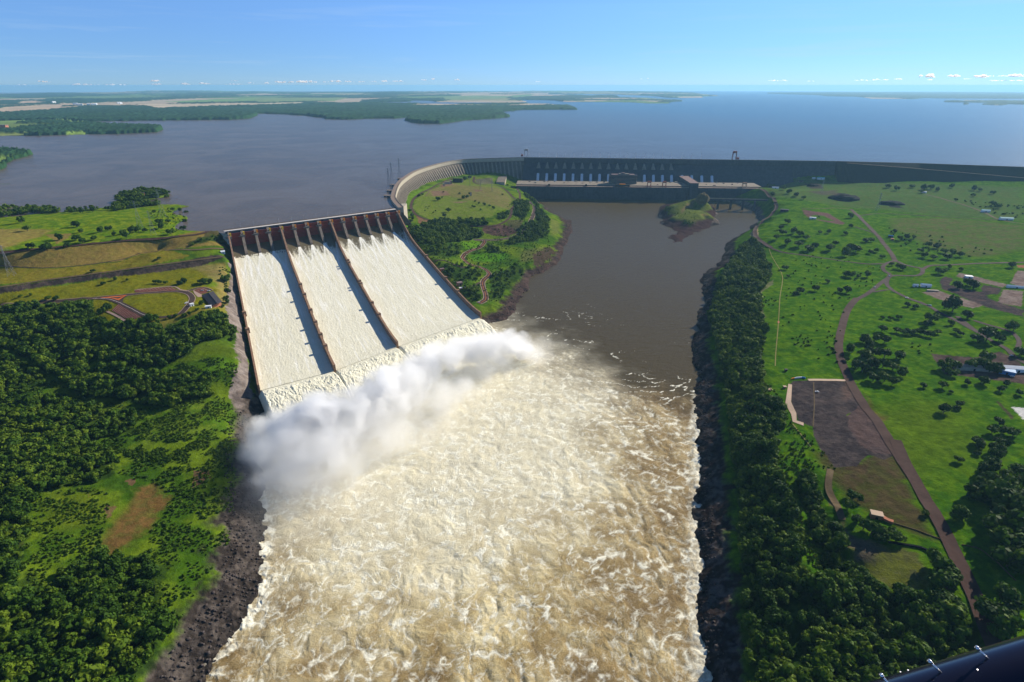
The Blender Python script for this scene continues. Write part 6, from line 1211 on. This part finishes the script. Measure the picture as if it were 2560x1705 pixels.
Z = -curve(X, Y)+np.where(ins, bump+hill+6*np.abs(fbm(X, Y, 1500, 3))*10*.3, -6)
colr = colr*(1+.18*rng.normal(size=len(X))[:,None]*np.where(wood, 1, .25)[:,None]+.35*fbm(X, Y, 300, 4)[:,None]); colr = np.clip(colr, .004, .9)
fq = grid_faces(*fx.shape); ki = ins[fq].any(1); fq = fq[ki]; wf = wood[fq].sum(1) >= 2
m, nt, out = newmat('far_land'); pbr(nt, out, nd(nt, 'ShaderNodeAttribute', attribute_name='cover').outputs['Color'], .95, None, .1, .05); M_far = m
V, q, cc = compact(np.stack([X, Y, Z], 1), fq[~wf], colr); tag(link('far_shore', mesh_np('far_shore', V, q, True, {'cover': cc}), M_far), kind='structure')
V, q, cc = compact(np.stack([X, Y, Z], 1), fq[wf], colr); tag(link('forest', mesh_np('forest', V, q, True, {'cover': cc}), M_far), kind='stuff')
fb0 = None
for i, (x, y) in enumerate(((700,280), (722,285), (748,289), (820,286), (868,285), (1100,271), (1118,275), (500,262), (890,283))):
    p = farat('X1', [x, y])[0]; w = (60, 45, 55, 40, 60, 50, 40, 60, 36)[i]
    if fb0 is None:
        fb0 = empty('farm_building'); MB().box((0,0,5), (1,.42,10)).build('wall', M_white, fb0); MB().add([(-.52,-.24,10), (.52,-.24,10), (.52,.24,10), (-.52,.24,10), (-.52,0,14), (.52,0,14)], [(0,1,5,4), (2,3,4,5), (0,4,3), (1,2,5), (3,2,1,0)]).build('roof', M_roofw, fb0); o = fb0
    else: o = copy_tree(fb0)
    o.location = (p[0], p[1], p[2]+26); o.scale = (w, w, 1.6); o.rotation_euler.z = .2*i; tag(o, 'white farm building among the distant woods and fields at the left', 'farm building', 'distant white farm buildings')
p = farat('X1', [25,500])[0]; r = empty('brick_house', (p[0], p[1], 10), .1); MB().box((0,0,10), (70,30,24)).build('wall', M_brick, r); MB().box((0,0,23), (74,34,3)).build('roof', M_roofb, r); tag(r, 'orange brick building on the wooded headland at the far left edge', 'building')
# ================================================================= small cumulus over the horizon
m, nt, out = newmat('cloud'); v = nd(nt, 'ShaderNodeVolumePrincipled', ins={'Color':(1,1,1,1), 'Density':.009, 'Anisotropy':.4}); nt.links.new(v.outputs[0], out.inputs['Volume']); M_cloud = m
CL = [('X1', [200,122,160,24, 140,124,60,18, 405,86,80,20, 718,115,58,26, 800,116,70,24, 885,119,60,14, 1025,119,90,24, 1130,122,40,22, 1440,79,110,18, 1440,110,40,24, 1690,106,36,18, 1722,111,40,14, 1880,103,90,20, 2150,76,50,14, 2150,110,170,14, 2300,98,50,14, 1280,120,80,10]), ('X2', [90,98,40,14, 210,92,70,20, 285,90,90,20, 345,88,60,18, 400,86,60,26, 455,86,100,30, 540,89,60,16, 640,88,60,12, 705,83,28,18, 765,84,60,22, 850,86,100,16, 960,87,110,12, 1080,86,60,14, 1180,82,50,20, 1280,83,90,12, 1338,80,30,18, 1540,71,60,14, 1630,61,35,18, 1850,69,45,16]), ('X3', [240,86,50,10, 1190,62,14,9, 1252,55,15,9]), ('X4', [60,76,90,14, 150,76,40,14, 385,81,50,10, 840,73,50,16, 920,74,35,12, 995,67,45,20, 1070,69,35,14, 1200,63,45,16, 1470,36,110,40, 1500,68,40,14, 1720,34,90,34, 1955,39,110,34, 1840,62,40,12, 2060,35,40,14, 2160,36,40,16, 2290,29,120,34, 2290,76,130,14, 2100,76,150,14])]
VV = []; FF = []; off = 0; V1, F1 = ico(2); CY = 80000.
for r, fl in CL:
    a_ = np.array(fl, float).reshape(-1, 4); s_ = REG[r][2]
    for x, y, w, h in a_:
        d = rays(px(r, [x, y-34]))[0]; k = CY/d[1]; c = d*k; c[2] += CZ; Wm = w*s_/F*CY*1.0*(k/CY*1.0)*d[1]; Hm = h*s_/F*k*.9; Wm = w*s_/F*k
        for _ in range(int(5+w/9)):
            u = rng.uniform(-.5, .5); rr = Hm*rng.uniform(.22, .5)*(1-abs(u)*.9); v = V1*[rr*1.6, rr*1.5, rr]*(1+.12*rng.normal(size=(len(V1), 1))); v[:,2] = np.maximum(v[:,2], -rr*.3)
            VV.append(v+c+[u*Wm*.9, rng.uniform(-600, 600), rng.uniform(-.35, .1)*Hm+rr*.3]); FF.append(F1+off); off += len(V1)
tag(link('clouds', mesh_np('clouds', np.vstack(VV), np.vstack(FF), True), M_cloud), kind='stuff')
# ================================================================= spray rising where the water strikes the river
def spray_mat(name, dens, ns, soft, amp, g=.3):
    m, nt, out = newmat(name); oc = nd(nt, 'ShaderNodeTexCoord').outputs['Object']; ln = nd(nt, 'ShaderNodeVectorMath', operation='LENGTH', ins={0:oc}).outputs['Value']; p = wpos(nt)
    n = noise(nt, p, ns, 5, .6, .4); e = mathn(nt, 'ADD', mathn(nt, 'SUBTRACT', 1.0, ln), mathn(nt, 'MULTIPLY', mathn(nt, 'SUBTRACT', n, .55), amp))
    mr = nd(nt, 'ShaderNodeMapRange', interpolation_type='SMOOTHSTEP', ins={0:e, 1:0.0, 2:soft, 3:0.0, 4:dens}); edge = nd(nt, 'ShaderNodeMapRange', interpolation_type='SMOOTHSTEP', ins={0:mathn(nt, 'SUBTRACT', 1.0, ln), 1:0.0, 2:.15, 3:0.0, 4:1.0})
    v = nd(nt, 'ShaderNodeVolumePrincipled', ins={'Color':(.998,.998,1.0,1), 'Anisotropy':g, 'Density':mathn(nt, 'MULTIPLY', mr.outputs[0], edge.outputs[0])}); nt.links.new(v.outputs[0], out.inputs['Volume']); return m
SM = {'d': spray_mat('dense_spray', .065, .048, .48, 2.0, .4), 'm': spray_mat('soft_spray', .017, .040, .6, 2.0, .45), 't': spray_mat('thin_mist', .0048, .022, .9, 1.2, .45)}
sp = empty('spray', (CH_E[1,0], CH_E[1,1], RIVER)); tag(sp, kind='stuff'); VS, FS = ico(3)
sme = {k: mesh_np('spray_lobe', VS, FS, True) for k in SM}
for k in SM: sme[k].materials.append(SM[k])
for k, x, y, z, rx, ry, rz_ in (('d',1960,350,20,28,28,26), ('d',1830,370,24,30,30,30), ('d',1690,380,26,30,32,32), ('d',1540,390,28,32,34,34), ('d',1400,430,28,32,36,32), ('d',1260,520,32,32,36,34), ('d',1190,600,34,34,38,36), ('d',1060,670,34,34,40,36), ('d',920,730,34,34,40,36), ('d',760,800,36,36,42,36), ('d',600,850,34,36,42,34), ('d',440,900,30,36,42,32), ('d',290,960,26,32,40,28), ('d',150,990,20,26,34,26), ('d',1000,620,46,30,32,28), ('d',560,800,46,32,36,30), ('d',1330,440,42,28,30,26), ('d',330,900,40,30,36,30), ('d',1620,360,40,26,26,24), ('d',1900,320,36,24,24,26), ('d',1760,340,44,26,26,28), ('d',2010,390,14,24,26,20), ('d',1480,420,44,26,28,26),
    ('m',2080,360,14,34,30,20), ('m',1750,480,14,46,44,26), ('m',1400,660,20,52,54,32), ('m',1050,860,22,60,56,34), ('m',720,980,26,62,60,38), ('m',420,1050,26,58,62,38), ('m',200,1060,20,36,50,30), ('m',560,1200,18,60,66,28), ('m',340,1260,16,50,66,28), ('m',1600,560,10,50,44,20), ('m',70,930,22,18,24,20), ('m',150,1130,26,26,40,34), ('m',330,1120,30,50,56,34), ('m',560,1010,38,50,50,34), ('m',1480,700,10,60,50,20), ('m',1180,960,10,64,54,22), ('m',860,1120,12,64,56,26), ('m',2080,440,8,40,36,16),
    ('t',1350,760,8,90,60,26), ('t',1050,880,10,90,60,30), ('t',800,960,12,90,70,34), ('t',520,1120,12,90,80,36), ('t',320,1200,12,70,90,36), ('m',900,900,12,60,40,22), ('m',1250,740,10,56,36,20), ('m',600,1040,12,60,44,26), ('t',1500,800,4,120,90,18), ('t',1150,960,4,130,90,20), ('t',650,1360,8,90,120,28), ('t',250,1400,8,60,120,30), ('t',1900,600,2,90,70,14), ('t',80,1200,12,40,90,28), ('t',2230,340,6,34,26,12), ('t',1500,1080,2,120,80,12)):
    p = at1('K', x, y, RIVER+z); o = link('spray_lobe', sme[k], None, None, None); o.parent = sp; o.matrix_parent_inverse = Matrix.Translation(sp.location).inverted(); o.location = p; o.scale = (rx, ry, rz_); o.rotation_euler.z = math.atan2(CDIR[1], CDIR[0])

# ================================================================= loose rock along the water's edge
RBK = []
for L_, n, dmax, sg in ((SH_LEFT, 1300, 30, -1), (SH_PEN[:-1], 700, 22, 1), (SH_RIGHT[5:], 900, 12, 1)):
    R = resample(L_, 4); N = normals2(R); k = rng.integers(len(R), size=n); d = rng.uniform(-1, dmax, n)
    for s_ in (1, -1):
        P = R[k,:2]+N[k]*(d*s_)[:,None]; h = hr(P[:,0], P[:,1]); q = (h > RIVER-.5) & (h < RIVER+16); 
        if q.sum() > n*.4 or s_ == -1: break
    RBK.append(np.c_[P[q], h[q], rng.uniform(.45, 1.15, q.sum())**1.6*1.25])
RBK = np.vstack(RBK); V1, F1 = ico(1); VV = []; FF = []; off = 0
for p in RBK: v = V1*(1+.22*rng.normal(size=(len(V1), 1)))*p[3]*rng.uniform(.6, 1.3, 3); VV.append(v+p[:3]); FF.append(F1+off); off += len(V1)
m, nt, out = newmat('river_boulders'); n_ = noise(nt, wpos(nt), .35, 5, .65); n2_ = noise(nt, wpos(nt), .02, 3); pbr(nt, out, ramp(nt, mathn(nt, 'MULTIPLY_ADD', n_, .6, mathn(nt, 'MULTIPLY', n2_, .4)), [(.35, (.035,.028,.026)), (.5, (.062,.05,.046)), (.68, (.12,.10,.092))]), .9, n_, .3, .1)
tag(link('rubble', mesh_np('rubble', np.vstack(VV), np.vstack(FF), False), m), kind='stuff')
